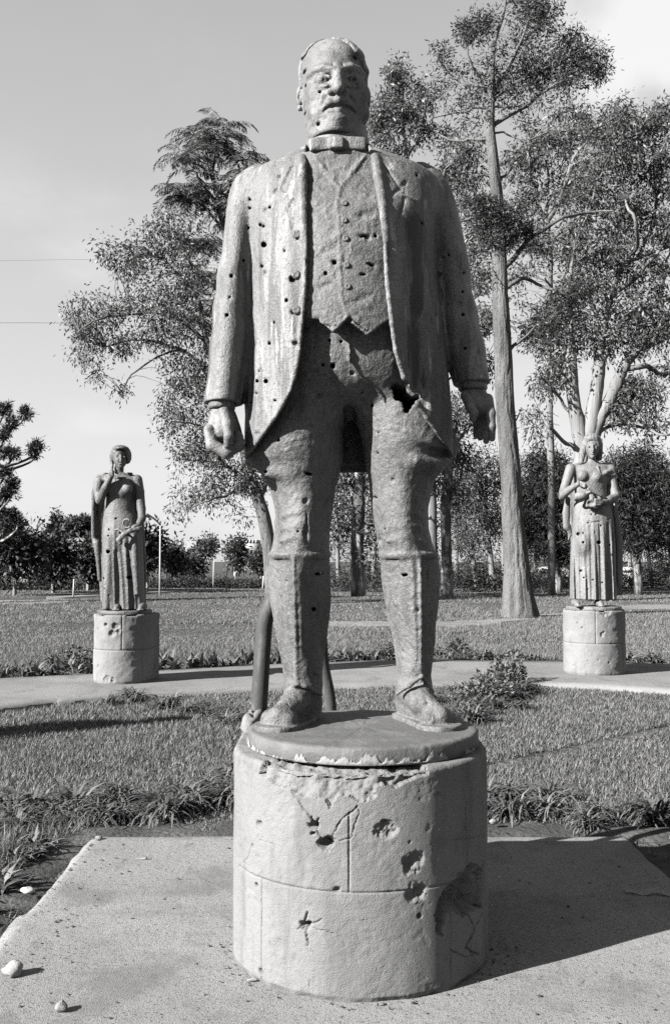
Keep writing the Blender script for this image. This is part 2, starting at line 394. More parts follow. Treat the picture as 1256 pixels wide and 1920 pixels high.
def ball(c, r): return ell(c, (r, r, r))
def ell(c, r, rot=0.0, rx=0.0):
    """ellipsoid; rot turns it in the front (x-z) plane, rx tips it in the side (y-z) plane"""
    c = np.asarray(c, float); R_ = max(r); ca, sa = math.cos(rot), math.sin(rot); cb, sb = math.cos(rx), math.sin(rx)
    def fn(X, Y, Z):
        x, y, z = X - c[0], Y - c[1], Z - c[2]
        x, z = x * ca + z * sa, -x * sa + z * ca
        y, z = y * cb + z * sb, -y * sb + z * cb
        k0 = np.sqrt((x / r[0]) ** 2 + (y / r[1]) ** 2 + (z / r[2]) ** 2) + 1e-6
        k1 = np.sqrt((x / r[0] ** 2) ** 2 + (y / r[1] ** 2) ** 2 + (z / r[2] ** 2) ** 2) + 1e-6
        return k0 * (k0 - 1) / k1
    return c - R_, c + R_, fn
def cap(a, b, ra, rb=None, sy=1.0):
    """tapered capsule; sy < 1 flattens it front to back"""
    a = np.asarray(a, float); b = np.asarray(b, float); rb = ra if rb is None else rb; m = max(ra, rb); ab = b - a; L2 = float(ab @ ab) + 1e-9
    def fn(X, Y, Z):
        x, y, z = X - a[0], Y - a[1], Z - a[2]
        t = np.clip((x * ab[0] + y * ab[1] + z * ab[2]) / L2, 0, 1)
        return np.sqrt((x - ab[0] * t) ** 2 + ((y - ab[1] * t) / sy) ** 2 + (z - ab[2] * t) ** 2) - (ra + (rb - ra) * t)
    return np.minimum(a, b) - m, np.maximum(a, b) + m, fn
def chain(pts, rad, k=.01, sy=1.0):
    pts = [np.asarray(p, float) for p in pts]; rad = [rad] * len(pts) if np.isscalar(rad) else list(rad)
    cs = [cap(pts[i], pts[i + 1], rad[i], rad[i + 1], sy) for i in range(len(pts) - 1)]
    lo = np.min([c[0] for c in cs], 0); hi = np.max([c[1] for c in cs], 0)
    def fn(X, Y, Z):
        r = None
        for c in cs:
            d = c[2](X, Y, Z)
            if r is None: r = d
            else:
                h = np.maximum(k - np.abs(r - d), 0) / k; r = np.minimum(r, d) - h * h * k * .25
        return r
    return lo, hi, fn
def rbox(c, h, r=.01, rot=0.0):
    c = np.asarray(c, float); h = np.asarray(h, float); ca, sa = math.cos(rot), math.sin(rot)
    def fn(X, Y, Z):
        x, y, z = X - c[0], Y - c[1], Z - c[2]; x, z = x * ca + z * sa, -x * sa + z * ca
        qx, qy, qz = np.abs(x) - h[0] + r, np.abs(y) - h[1] + r, np.abs(z) - h[2] + r
        return np.sqrt(np.maximum(qx, 0) ** 2 + np.maximum(qy, 0) ** 2 + np.maximum(qz, 0) ** 2) + np.minimum(np.maximum(qx, np.maximum(qy, qz)), 0) - r
    m = np.linalg.norm(h); return c - m, c + m, fn
def torus(c, Rr, r, n):
    """ring with axis n"""
    c = np.asarray(c, float); n = unit(n)
    def fn(X, Y, Z):
        x, y, z = X - c[0], Y - c[1], Z - c[2]; h = x * n[0] + y * n[1] + z * n[2]
        q = np.sqrt(np.maximum(x * x + y * y + z * z - h * h, 1e-9)) - Rr
        return np.sqrt(q * q + h * h) - r
    return c - Rr - r, c + Rr + r, fn
def interp(z, zs, vs):
    """smooth (monotone-ish) interpolation on increasing zs"""
    zs = np.asarray(zs, float); vs = np.asarray(vs, float); n = len(zs)
    dl = np.diff(vs) / np.diff(zs); m = np.zeros(n); m[0] = dl[0]; m[-1] = dl[-1]
    for i in range(1, n - 1): m[i] = 0 if dl[i - 1] * dl[i] <= 0 else 2 * dl[i - 1] * dl[i] / (dl[i - 1] + dl[i])
    z = np.clip(z, zs[0], zs[-1]); i = np.clip(np.searchsorted(zs, z) - 1, 0, n - 2); h = zs[i + 1] - zs[i]; t = (z - zs[i]) / h
    return ((2 * t ** 3 - 3 * t ** 2 + 1) * vs[i] + (t ** 3 - 2 * t ** 2 + t) * h * m[i] + (-2 * t ** 3 + 3 * t ** 2) * vs[i + 1] + (t ** 3 - t ** 2) * h * m[i + 1])
def loft(lv, inset=0.0, binset=None, rnd=.004, ripple=None, open_lo=False):
    """stack of sections: (z, cx, cy, a, b[, p])"""
    lv = sorted(lv); binset = inset if binset is None else binset
    A = np.array([tuple(l[:5]) + ((l[5],) if len(l) > 5 else (2.0,)) for l in lv], float)
    zs = A[:, 0]
    lo = np.array((np.min(A[:, 1] - A[:, 3]), np.min(A[:, 2] - A[:, 4]), zs[0])); hi = np.array((np.max(A[:, 1] + A[:, 3]), np.max(A[:, 2] + A[:, 4]), zs[-1]))
    def fn(X, Y, Z):
        zz = Z.ravel(); c = [interp(zz, zs, A[:, k]).astype(f32)[None, None, :] for k in range(1, 6)]
        a = np.maximum(c[2] - inset, .004); b = np.maximum(c[3] - binset, .004); p = c[4]
        x = np.abs(X - c[0]) / a; y = np.abs(Y - c[1]) / b
        if np.all(A[:, 5] == 2): k0 = np.sqrt(x * x + y * y) + 1e-6
        else: k0 = (x ** p + y ** p) ** (1 / p) + 1e-6
        k1 = np.sqrt((x / a) ** 2 + (y / b) ** 2) / np.maximum(np.sqrt(x * x + y * y), 1e-5)
        d = (k0 - 1) / (k1 + 1e-6)
        if ripple is not None: d = d + ripple(X - c[0], Y - c[1], Z)
        e = np.maximum(zs[0] - Z, Z - zs[-1])
        if rnd > 0:
            h = np.maximum(rnd - np.abs(d - e), 0) / rnd; return np.maximum(d, e) + h * h * rnd * .25
        return np.maximum(d, e)
    return lo, hi, fn
def section(py, l, r, cy, b, p=2.0):
    """loft level from the outline seen at photograph row py"""
    A_ = P(l, py, cy); B_ = P(r, py, cy)
    return (A_[2], (A_[0] + B_[0]) / 2, cy, (B_[0] - A_[0]) / 2, b, p)
PLX, PLY, PLR, PLH = .104, 4.20, .523, .832          # large plinth: rounded front, straight sides running back
# ------------------------------------------------------------------ ground, paving, path
def structure(o): o['kind'] = 'structure'; return o
b = MB(); n = 60
gx = np.concatenate((-np.geomspace(400, 1, 30), np.geomspace(1, 400, 30))); gy = np.concatenate((np.linspace(-30, 60, 40), np.geomspace(64, 900, 16)))
X, Y = np.meshgrid(gx, gy, indexing='ij'); Zg = -.045 + .012 * np.sin(X * 1.3) * np.sin(Y * .9) * ((Y > 17))
ids = np.arange(X.size).reshape(X.shape); Q = np.stack((ids[:-1, :-1], ids[1:, :-1], ids[1:, 1:], ids[:-1, 1:]), -1).reshape(-1, 4)
structure(mesh_np('ground', np.stack((X, Y, Zg), -1).reshape(-1, 3), Q, None, M['field']))

def sheet(name, near, far, z, mat, thick=.10, n=80, wob=0.0):
    a, c = smooth_path(near, n), smooth_path(far, n)
    if wob:
        a[:, 1] += wob * fbm(a[:, 0] * 1.3, 0 * a[:, 0], 0 * a[:, 0], 61, 4); c[:, 1] += wob * fbm(c[:, 0] * 1.3, 0 * a[:, 0], 0 * a[:, 0], 62, 4)
    m = 9; t = np.linspace(0, 1, m)[:, None, None]; top = a[None] * (1 - t) + c[None] * t; top[..., 2] = z + .004 * fbm(top[..., 0] * 1.1, top[..., 1] * 1.1, 0 * top[..., 0], 63, 3)
    lo0, lo1 = top[:1].copy(), top[-1:].copy(); lo0[..., 2] -= thick; lo1[..., 2] -= thick
    V = np.concatenate((lo0, top, lo1)); r = m + 2; i = np.arange(r * n).reshape(r, n)
    Q = np.stack((i[:-1, :-1], i[:-1, 1:], i[1:, 1:], i[1:, :-1]), -1).reshape(-1, 4)
    return structure(mesh_np(name, V.reshape(-1, 3), Q, None, mat, None, False))
def ext(p, l, r): return [np.array((l[0], l[1], 0.0))] + [np.asarray(q, float) for q in p] + [np.array((r[0], r[1], 0.0))]
PN = ext([G(*q) for q in ((0, 1328), (120, 1317), (240, 1307), (520, 1290), (700, 1285), (880, 1283), (1000, 1283), (1256, 1297))], (-7.5, 7.6), (8.0, 9.2))
PF = ext([G(*q) for q in ((0, 1273), (160, 1264), (290, 1258), (520, 1245), (700, 1239), (830, 1237), (1060, 1239), (1256, 1246))], (-9.5, 9.8), (10.5, 12.0))
sheet('path', PN, PF, 0.0, M['path'], wob=.05)
PNs, PFs = smooth_path(PN, 200), smooth_path(PF, 200)
def between_path(x, y, pad=0.0):
    return (y > np.interp(x, PNs[:, 0], PNs[:, 1]) - pad) & (y < np.interp(x, PFs[:, 0], PFs[:, 1]) + pad)
# paving slab under the large plinth: a long strip of concrete with knocked edges
SX0, SX1, SY = -1.40, 1.70, 5.88
def slab():
    xs = np.linspace(SX0, SX1, 90); ys = np.concatenate((np.linspace(-6, 2.5, 12), np.linspace(2.6, SY, 90)))
    X, Y = np.meshgrid(xs, ys, indexing='ij'); e = .02 * fbm(Y[[0, -1]] * 2.2, 0 * Y[[0, -1]], 0 * Y[[0, -1]] + 3, 71, 4)
    X = X.copy(); X[0] += e[0] - .03 * (Y[0] < 4.6); X[-1] += e[1]; Y = Y.copy(); Y[:, -1] += .018 * fbm(xs * 2.5, 0 * xs, 0 * xs, 72, 4)
    Y[:6, -1] -= np.array((.10, .05, .025, .01, 0, 0)); Z = .003 * fbm(X * 1.7, Y * 1.7, 0 * X, 73, 3); Z[0] -= .015; Z[-1] -= .015; Z[:, -1] -= .012
    i = np.arange(X.size).reshape(X.shape); Q = [np.stack((i[:-1, :-1], i[1:, :-1], i[1:, 1:], i[:-1, 1:]), -1).reshape(-1, 4)]
    V = [np.stack((X, Y, Z), -1).reshape(-1, 3)]; k = X.size
    for ed in (i[0][::-1], i[-1], i[:, -1][::-1]):
        p = V[0][ed].copy(); p[:, 2] = -.12; V.append(p); j = np.arange(k, k + len(p)); k += len(p); Q.append(np.stack((ed[:-1], j[:-1], j[1:], ed[1:]), -1))
    return structure(mesh_np('pavement', np.concatenate(V), np.concatenate(Q), None, M['slab'], None, False))
slab()
# bare soil margin round the slab and along the far border
def soil_strip(pts, wd, z=-.024, n=70):
    c = smooth_path(pts, n); tg = unit(np.gradient(c, axis=0)); nn = np.stack((-tg[:, 1], tg[:, 0], 0 * tg[:, 0]), -1)
    rows = []
    for i_, t in enumerate(np.linspace(-1, 1, 8)):
        w_ = wd * t * (1 + .35 * fbm(np.arange(n) * .35, 0 * tg[:, 0] + (3 if t > 0 else 9), 0 * tg[:, 0], 81, 3)); p = c + nn * w_[:, None]; p[:, 2] = z - .024 * abs(t) ** 3 + .010 * fbm(p[:, 0] * 6, p[:, 1] * 6, 0 * p[:, 0], 82, 4); rows.append(p)
    i = np.arange(8 * n).reshape(8, n)
    structure(mesh_np('soil', np.concatenate(rows), np.stack((i[:-1, :-1], i[1:, :-1], i[1:, 1:], i[:-1, 1:]), -1).reshape(-1, 4), None, M['soil']))
soil_strip([(-1.66, 2.0, 0), (-1.64, 4.2, 0), (-1.58, 5.4, 0), (-1.42, 5.98, 0), (-.6, 6.14, 0), (.6, 6.16, 0), (1.5, 6.14, 0), (1.98, 5.95, 0), (2.02, 5.0, 0), (2.0, 3, 0)], .21)
far_c = PFs[30:170].copy(); far_c[:, 1] += .55; soil_strip(far_c[::10], .42)
# worn dirt track across the field, and the road far left
sheet('dirt_track', [G(500, 1173)] + [G(*q) for q in ((560, 1173), (800, 1172), (945, 1166), (1060, 1153), (1256, 1139))] + [np.array((40, 40, 0))], [G(500, 1166)] + [G(*q) for q in ((560, 1163), (800, 1163), (945, 1158), (1060, 1146), (1256, 1132))] + [np.array((40, 46, 0))], -.032, M['track'], .04, wob=.5)
sheet('road', [np.array((-40, 36, 0)), G(0, 1131), G(90, 1123), G(165, 1117), np.array((-4, 62, 0))], [np.array((-44, 41, 0)), G(0, 1124), G(90, 1118), G(165, 1113.5), np.array((-6, 70, 0))], -.02, M['path'], .04)

# ------------------------------------------------------------------ grass
def soil_free(x, y):
    s = (x > SX0 - .05) & (x < SX1 + .05) & (y < SY + .10)
    m = ((np.abs(x + 1.53 - .12 * np.clip(y - 5.3, 0, 1)) < .12) & (y < 6.0)) | ((x > -1.5) & (x < 1.9) & (np.abs(y - 6.08) < .16)) | ((np.abs(x - 1.95) < .2) & (y < 6.2))
    return ~(s | (m & (fbm(x * 5, y * 5, 0 * x, 90, 3) > -.75)))
def blades(n, xr, yr, ok, dens):
    x = RNG.uniform(*xr, n); y = RNG.uniform(*yr, n); m = ok(x, y)
    if dens is not None: m &= RNG.random(n) < dens(x, y)
    return x[m], y[m]
view = lambda x, y: (np.abs(x) < .36 * y + .5)
TA, TB = G(905, 1432), G(1300, 1346)
def gap(x, y):       # thin cast shadow on the right-hand lawn, imitated by leaving out blades
    d = TB - TA; t = ((x - TA[0]) * d[0] + (y - TA[1]) * d[1]) / (d[0] ** 2 + d[1] ** 2); q = np.abs((x - TA[0]) * d[1] - (y - TA[1]) * d[0]) / np.hypot(d[0], d[1])
    return (q + .02 * fbm(x * 6, y * 6, 0 * x, 95, 2) > .085) | (t < 0)
x, y = blades(620000, (-6.5, 7.5), (3.0, 13.2), lambda x, y: view(x, y) & soil_free(x, y) & ~between_path(x, y, .02) & (y < np.interp(x, PNs[:, 0], PNs[:, 1])) & gap(x, y), lambda x, y: np.clip(1.12 - .055 * (y - 5), .45, 1))
n = len(x); long = np.clip(fbm(x * 1.1, y * 1.1, 0 * x, 91, 3) * .5 + .5, 0, 1); edge = np.clip(1 - np.abs(x + 1.85) / .6, 0, 1) * (y < 6.3)
D = unit(np.stack((RNG.normal(.12, .6, n), RNG.normal(0, .6, n), np.ones(n)), -1)); Ln = RNG.uniform(.022, .05, n) * (1 + .7 * long + 1.6 * edge)
g = MB(); g.blades(np.stack((x, y, np.full(n, -.045)), -1), D, Ln, RNG.uniform(.0024, .0052, n) * (1 + .06 * (y - 4)))
tag(g.build('lawn_grass', M['grass'], None, False), 'short rough lawn grass between the big plinth and the curved path', 'grass', kind='stuff')
# rough field beyond the path: density falls with distance, blade width grows so it still covers
n = 400000; inv = RNG.uniform(1 / 62.0, 1 / 13.0, n); y = 1 / inv; x = RNG.uniform(-.37, .37, n) * (y + 1)
tn = np.array(G(800, 1168)); 
trk_n = smooth_path([G(500, 1173)] + [G(*q) for q in ((560, 1173), (800, 1172), (945, 1166), (1060, 1153), (1256, 1139))] + [np.array((40, 40, 0))], 200); trk_f = smooth_path([G(500, 1166)] + [G(*q) for q in ((560, 1163), (800, 1163), (945, 1158), (1060, 1146), (1256, 1132))] + [np.array((40, 46, 0))], 200)
on_t = (y > np.interp(x, trk_n[:, 0], trk_n[:, 1])) & (y < np.interp(x, trk_f[:, 0], trk_f[:, 1]))
rd = (x < -8) & (np.abs(y - np.interp(x, [-14.5, -11.3, -9.5], [39, 43.5, 48.5])) < 3)
m = (y > np.interp(x, PFs[:, 0], PFs[:, 1]) + .35) & (~on_t | (RNG.random(n) < .10)) & ~rd; x, y = x[m], y[m]; n = len(x)
pt = fbm(x * .35, y * .35, 0 * x, 92, 4)
D = unit(np.stack((RNG.normal(.25, .5, n), RNG.normal(0, .5, n), np.ones(n)), -1)); Ln = RNG.uniform(.03, .085, n) * np.clip(1 + .8 * pt, .4, 2.2)
g = MB(); g.blades(np.stack((x, y, np.full(n, -.05)), -1), D, Ln, RNG.uniform(.004, .008, n) * (y / 13) ** .9)
tag(g.build('field_grass', M['field_grass'], None, False), 'rough pale field grass stretching from the path to the trees', 'grass', kind='stuff')
# fallen leaves, chips and grit on the slab
g = MB(); k = 260
x = RNG.uniform(SX0 + .03, SX1 - .05, k); y = 3.2 + RNG.random(k) ** 1.3 * 2.6; m = np.hypot(x - PLX, np.minimum(y - PLY, 0)) > PLR + .03; m &= ~((y > PLY) & (np.abs(x - PLX) < PLR + .03) & (y < 5.0)); x, y = x[m], y[m]
xx = RNG.normal(-1.25, .12, 160); yy = RNG.uniform(3.6, 5.8, 160); x = np.concatenate((x, np.maximum(xx, SX0 + .03))); y = np.concatenate((y, yy)); a_ = RNG.uniform(math.pi * .95, math.pi * 2.05, 90); r_ = PLR + .012 + abs(RNG.normal(0, .03, 90)); x = np.concatenate((x, PLX + np.cos(a_) * r_)); y = np.concatenate((y, PLY + np.sin(a_) * r_)); k = len(x)
for i in range(k):
    r = abs(RNG.normal(.002, .003)) + .0015; c = np.array((x[i], y[i], .004)); a0 = RNG.uniform(0, 6)
    V = [c + (math.cos(a0 + t) * r * RNG.uniform(.7, 1.6), math.sin(a0 + t) * r * RNG.uniform(.7, 1.3), RNG.uniform(-.002, .002)) for t in (0, 1.3, 2.5, 3.8, 5)] + [c + (0, 0, r * .8)]
    g.add(V, None, [(j, (j + 1) % 5, 5) for j in range(5)])
M['grit'] = make_mat('grit', .05, island=(.015, .12), rough=.9)
tag(g.build('grit', M['grit'], None, False), 'dark grit and leaf scraps scattered over the pavement', 'grit', kind='stuff')

# ------------------------------------------------------------------ border plants
def strap_mesh(name, nl, ln, wd, arch, seed, seg=4, stiff=0.0):
    r = np.random.default_rng(seed); V = []; Q = []; k = 0
    for i in range(nl):
        a = r.uniform(0, 2 * math.pi); el = r.uniform(.45, 1.35) + stiff; L_ = ln * r.uniform(.6, 1.1); w_ = wd * r.uniform(.7, 1.2)
        p = np.array((r.normal(0, .035), r.normal(0, .035), 0)); h = np.array((math.cos(a), math.sin(a), 0)); sd_ = np.array((-h[1], h[0], 0)); e = min(el, 1.5)
        for s_ in range(seg + 1):
            t = s_ / seg; ww = w_ * (1 - .92 * t ** 2.2) * (.55 + .45 * min(1, t * 4)); nrm = h * -math.sin(e) + np.array((0, 0, math.cos(e)))
            V += [p - sd_ * ww + nrm * ww * .35, p + sd_ * ww + nrm * ww * .35]
            if s_ < seg: Q.append((k, k + 1, k + 3, k + 2))
            k += 2; p = p + (h * math.cos(e) + np.array((0, 0, math.sin(e)))) * L_ / seg; e -= arch * r.uniform(.5, 1.3) / seg * 1.6
    me_o = mesh_np(name, np.array(V), Q, None, M['strap'], None, True); me = me_o.data; bpy.data.objects.remove(me_o); return me
STRAP = [strap_mesh('strap_plant', 84, .27, .0092, 1.45, 100 + i) for i in range(7)]
BROAD = [strap_mesh('broad_leaf_plant', 9, .34, .038, .7, 200 + i, 4, .25) for i in range(5)]
LOW = [strap_mesh('low_plant', 26, .17, .016, 1.1, 300 + i, 3) for i in range(5)]
def plants(meshes, spots, name, label, group, s0=.8, s1=1.2):
    for x, y in spots:
        o = bpy.data.objects.new(name, random.choice(meshes)); COL.objects.link(o); s = random.uniform(s0, s1)
        o.location = (x, y, -.03); o.rotation_euler = (random.uniform(-.12, .12), random.uniform(-.12, .12), random.uniform(0, 6.28)); o.scale = (s, s, s * random.uniform(.85, 1.15)); tag(o, label, 'plant', group)
def row(pts, n, jx, jy):
    c = smooth_path([(p[0], p[1], 0) for p in pts], n); return [(q[0] + random.gauss(0, jx), q[1] + random.gauss(0, jy)) for q in c]
plants(STRAP, row([(-2.6, 6.0), (-2.1, 6.1), (-1.6, 6.25), (-1.2, 6.4), (-.85, 6.65), (-.55, 6.95)], 20, .05, .10) + row([(-1.1, 6.8), (-.75, 7.2), (-.5, 7.6)], 6, .06, .12) + row([(-2.9, 6.4), (-2.0, 6.5), (-1.4, 6.75)], 9, .1, .1), 'strap_plant', 'strap-leaved clump at the back left corner of the pavement', 'strap-leaved clumps left of the big plinth')
plants(STRAP, row([(.72, 6.38), (1.1, 6.36), (1.6, 6.36), (2.1, 6.3), (2.8, 6.4)], 14, .05, .07) + row([(.75, 6.85), (1.1, 6.8), (1.5, 6.8)], 6, .08, .1) + row([(2.25, 6.1), (2.3, 5.6)], 3, .05, .1), 'strap_plant', 'strap-leaved clump along the pavement edge right of the big plinth', 'strap-leaved clumps right of the big plinth')
plants(STRAP, row([(-2.45, 11.7), (-1.9, 11.2), (-1.5, 10.7), (-1.05, 10.3), (-.85, 9.8)], 16, .12, .15), 'strap_plant', 'strap-leaved clump on the lawn in front of the statue holding a ring', 'strap-leaved clumps on the left lawn', .8, 1.15)
plants(STRAP, row([(1.25, 10.2), (1.5, 10.7), (1.8, 11.4), (2.15, 12.1), (2.4, 12.7)], 22, .12, .16) + row([(1.0, 11.3), (1.4, 12.0), (1.9, 12.6)], 9, .1, .1), 'strap_plant', 'strap-leaved clump in the low row running up to the path on the right', 'strap-leaved clumps in the right-hand row', .8, 1.2)
fx = np.interp
plants(BROAD, [(x + random.gauss(0, .08), float(fx(x, PFs[:, 0], PFs[:, 1])) + random.uniform(.25, .7)) for x in list(np.linspace(-4.9, -3.2, 13)) + list(np.linspace(-2.75, -.75, 20)) + list(np.linspace(-.6, .4, 5))], 'broad_leaf_plant', 'broad-leaved plant standing along the far edge of the path on the left', 'broad-leaved plants along the path', .65, 1.05)
plants(LOW, [(x + random.gauss(0, .08), float(fx(x, PFs[:, 0], PFs[:, 1])) + random.uniform(.2, 1.0)) for x in list(np.linspace(-.2, 3.2, 34)) + list(np.linspace(4.4, 6.2, 14)) + list(np.linspace(-5.2, -3, 12))], 'low_plant', 'ragged low plant in the bed beyond the path', 'low plants in the bed beyond the path', .9, 1.7)
plants(LOW, [(random.gauss(-1.78, .07), y) for y in np.linspace(3.7, 5.9, 20)], 'low_plant', 'tuft of coarse grass hanging over the left edge of the pavement', 'coarse tufts left of the pavement', .7, 1.1)
# leafy bushes
def bush(name, label, c, rx, ry, h_, n, L_, W_, mat, group=None):
    t = thing(name, label, 'shrub', c, group); C = np.array(c)
    u = unit(RNG.standard_normal((n, 3))) * (RNG.random((n, 1)) ** .45); u[:, 2] = np.abs(u[:, 2]); p = C + u * (rx, ry, h_) * (1 + .25 * vnoise(u[:, 0] * 4, u[:, 1] * 4, u[:, 2] * 4, 3)[:, None])
    D = unit(u * (1, 1, .6) + RNG.normal(0, .5, (n, 3))); f = MB(); f.leaves(p, D, RNG.uniform(.6, 1.2, n) * L_, RNG.uniform(.7, 1.2, n) * W_); f.build('foliage', mat, t, False, C)
    s_ = MB()
    for i in range(7):
        e = C + unit(RNG.standard_normal(3) * (1, 1, .3) + (0, 0, .8)) * (rx * .8, ry * .8, h_ * .85); s_.tube([C, C * .5 + e * .5 + RNG.normal(0, .02, 3), e], [.008, .006, .003], 4)
    s_.build('stem', M['bark_dark'], t, True, C); return t
bush('leafy_bush', 'leafy bush at the path end of the low row on the right', G(955, 1278), .22, .30, .36, 700, .075, .018, M['strap'])
bush('leafy_bush', 'low spreading leafy bush in the right-hand row, nearer the big plinth', G(905, 1308), .34, .34, .24, 800, .07, .016, M['strap'])
bush('leafy_bush', 'middle leafy bush of the right-hand row, just short of the path', G(935, 1294), .28, .32, .30, 700, .075, .017, M['strap'])
bush('leafy_bush', 'dark bushy plant behind the path on the far left', G(140, 1252), .45, .3, .30, 600, .07, .017, M['leaf_mid'])
bush('leafy_bush', 'small leafy bush beyond the path seen between the boots', G(725, 1234), .20, .15, .24, 350, .06, .016, M['strap'])
bush('leafy_bush', 'low dark bush beyond the path right of the boots', G(858, 1225), .20, .2, .24, 350, .07, .017, M['leaf_mid'])

# ------------------------------------------------------------------ stones and scraps
def rock(name, label, px, py, wpx, hpx, seed, mat):
    c = G(px, py); s = c[1] / F; n_, m_ = 12, 7; V = []; r = np.random.default_rng(seed)
    for j in range(m_):
        ph = math.pi * (j + .3) / (m_ - .4) - math.pi / 2
        for i in range(n_):
            a_ = 2 * math.pi * i / n_; q = 1 + .35 * float(vnoise(np.array(math.cos(a_) * 1.6 + seed), np.array(math.sin(a_) * 1.6), np.array(math.sin(ph) * 1.6), seed)) + r.normal(0, .05)
            V.append(c + (math.cos(a_) * math.cos(ph) * wpx * s * .5 * q, math.sin(a_) * math.cos(ph) * wpx * s * .42 * q, hpx * s * .5 * (math.sin(ph) * q + .85)))
    V += [c + (0, 0, -.002), c + (0, 0, hpx * s * .95)]; Q = [(j * n_ + i, j * n_ + (i + 1) % n_, (j + 1) * n_ + (i + 1) % n_, (j + 1) * n_ + i) for j in range(m_ - 1) for i in range(n_)]
    T = [((i + 1) % n_, i, n_ * m_) for i in range(n_)] + [((m_ - 1) * n_ + i, (m_ - 1) * n_ + (i + 1) % n_, n_ * m_ + 1) for i in range(n_)]
    o = mesh_np(name, np.array(V), Q, T, mat, None, False, c); return tag(o, label, 'stone')
rock('stone', 'white lump of broken plaster on the pavement near its left corner', 25, 1830, 38, 28, 4, M['rubble'])
rock('stone', 'small pale stone on the pavement at the bottom, right of the white lump', 116, 1897, 24, 20, 9, M['path'])
rock('stone', 'pale rounded stone in the soil just right of the big plinth', 925, 1545, 15, 10, 12, M['path'])
rock('stone', 'pale flat stone in the soil left of the pavement', 52, 1674, 24, 11, 15, M['wall'])
rock('stone', 'small pale stone at the back left corner of the pavement', 186, 1574, 12, 7, 18, M['path'])
b = MB(); c = G(480, 1842); b.tube([c + (-.035, 0, .006), c + (-.01, .004, .012), c + (.03, -.004, .006)], [.004, .006, .003], 5); tag(b.build('twig', M['bark_dark'], None, True, c), 'short dark twig lying at the left foot of the big plinth', 'twig')
b = MB(); c = G(272, 1612); b.tube([c + (-.05, .01, .004), c + (0, 0, .006), c + (.012, -.003, .012)], [.002, .004, .007], 5); tag(b.build('twig', M['bark_dark'], None, True, c), 'thin twig with a dark knob on the left of the pavement', 'twig')
b = MB(); c = G(1215, 1676); pts = [c + (dx, dy + .01 * math.sin(dx * 60), .006 + .006 * math.sin(dx * 45)) for dx, dy in zip(np.linspace(-.11, .16, 12), np.linspace(.01, -.02, 12))]
V = np.array([p + o_ for p in pts for o_ in ((0, -.018, 0), (0, .012, .006), (.002, .02, .020))]); b.add(V, [(i * 3 + k_, i * 3 + 3 + k_, i * 3 + 4 + k_, i * 3 + 1 + k_) for i in range(11) for k_ in (0, 1)])
tag(b.build('torn_paper', M['rubble'], None, True, c), 'torn strip of pale paper in the shadow on the right of the pavement', 'litter')
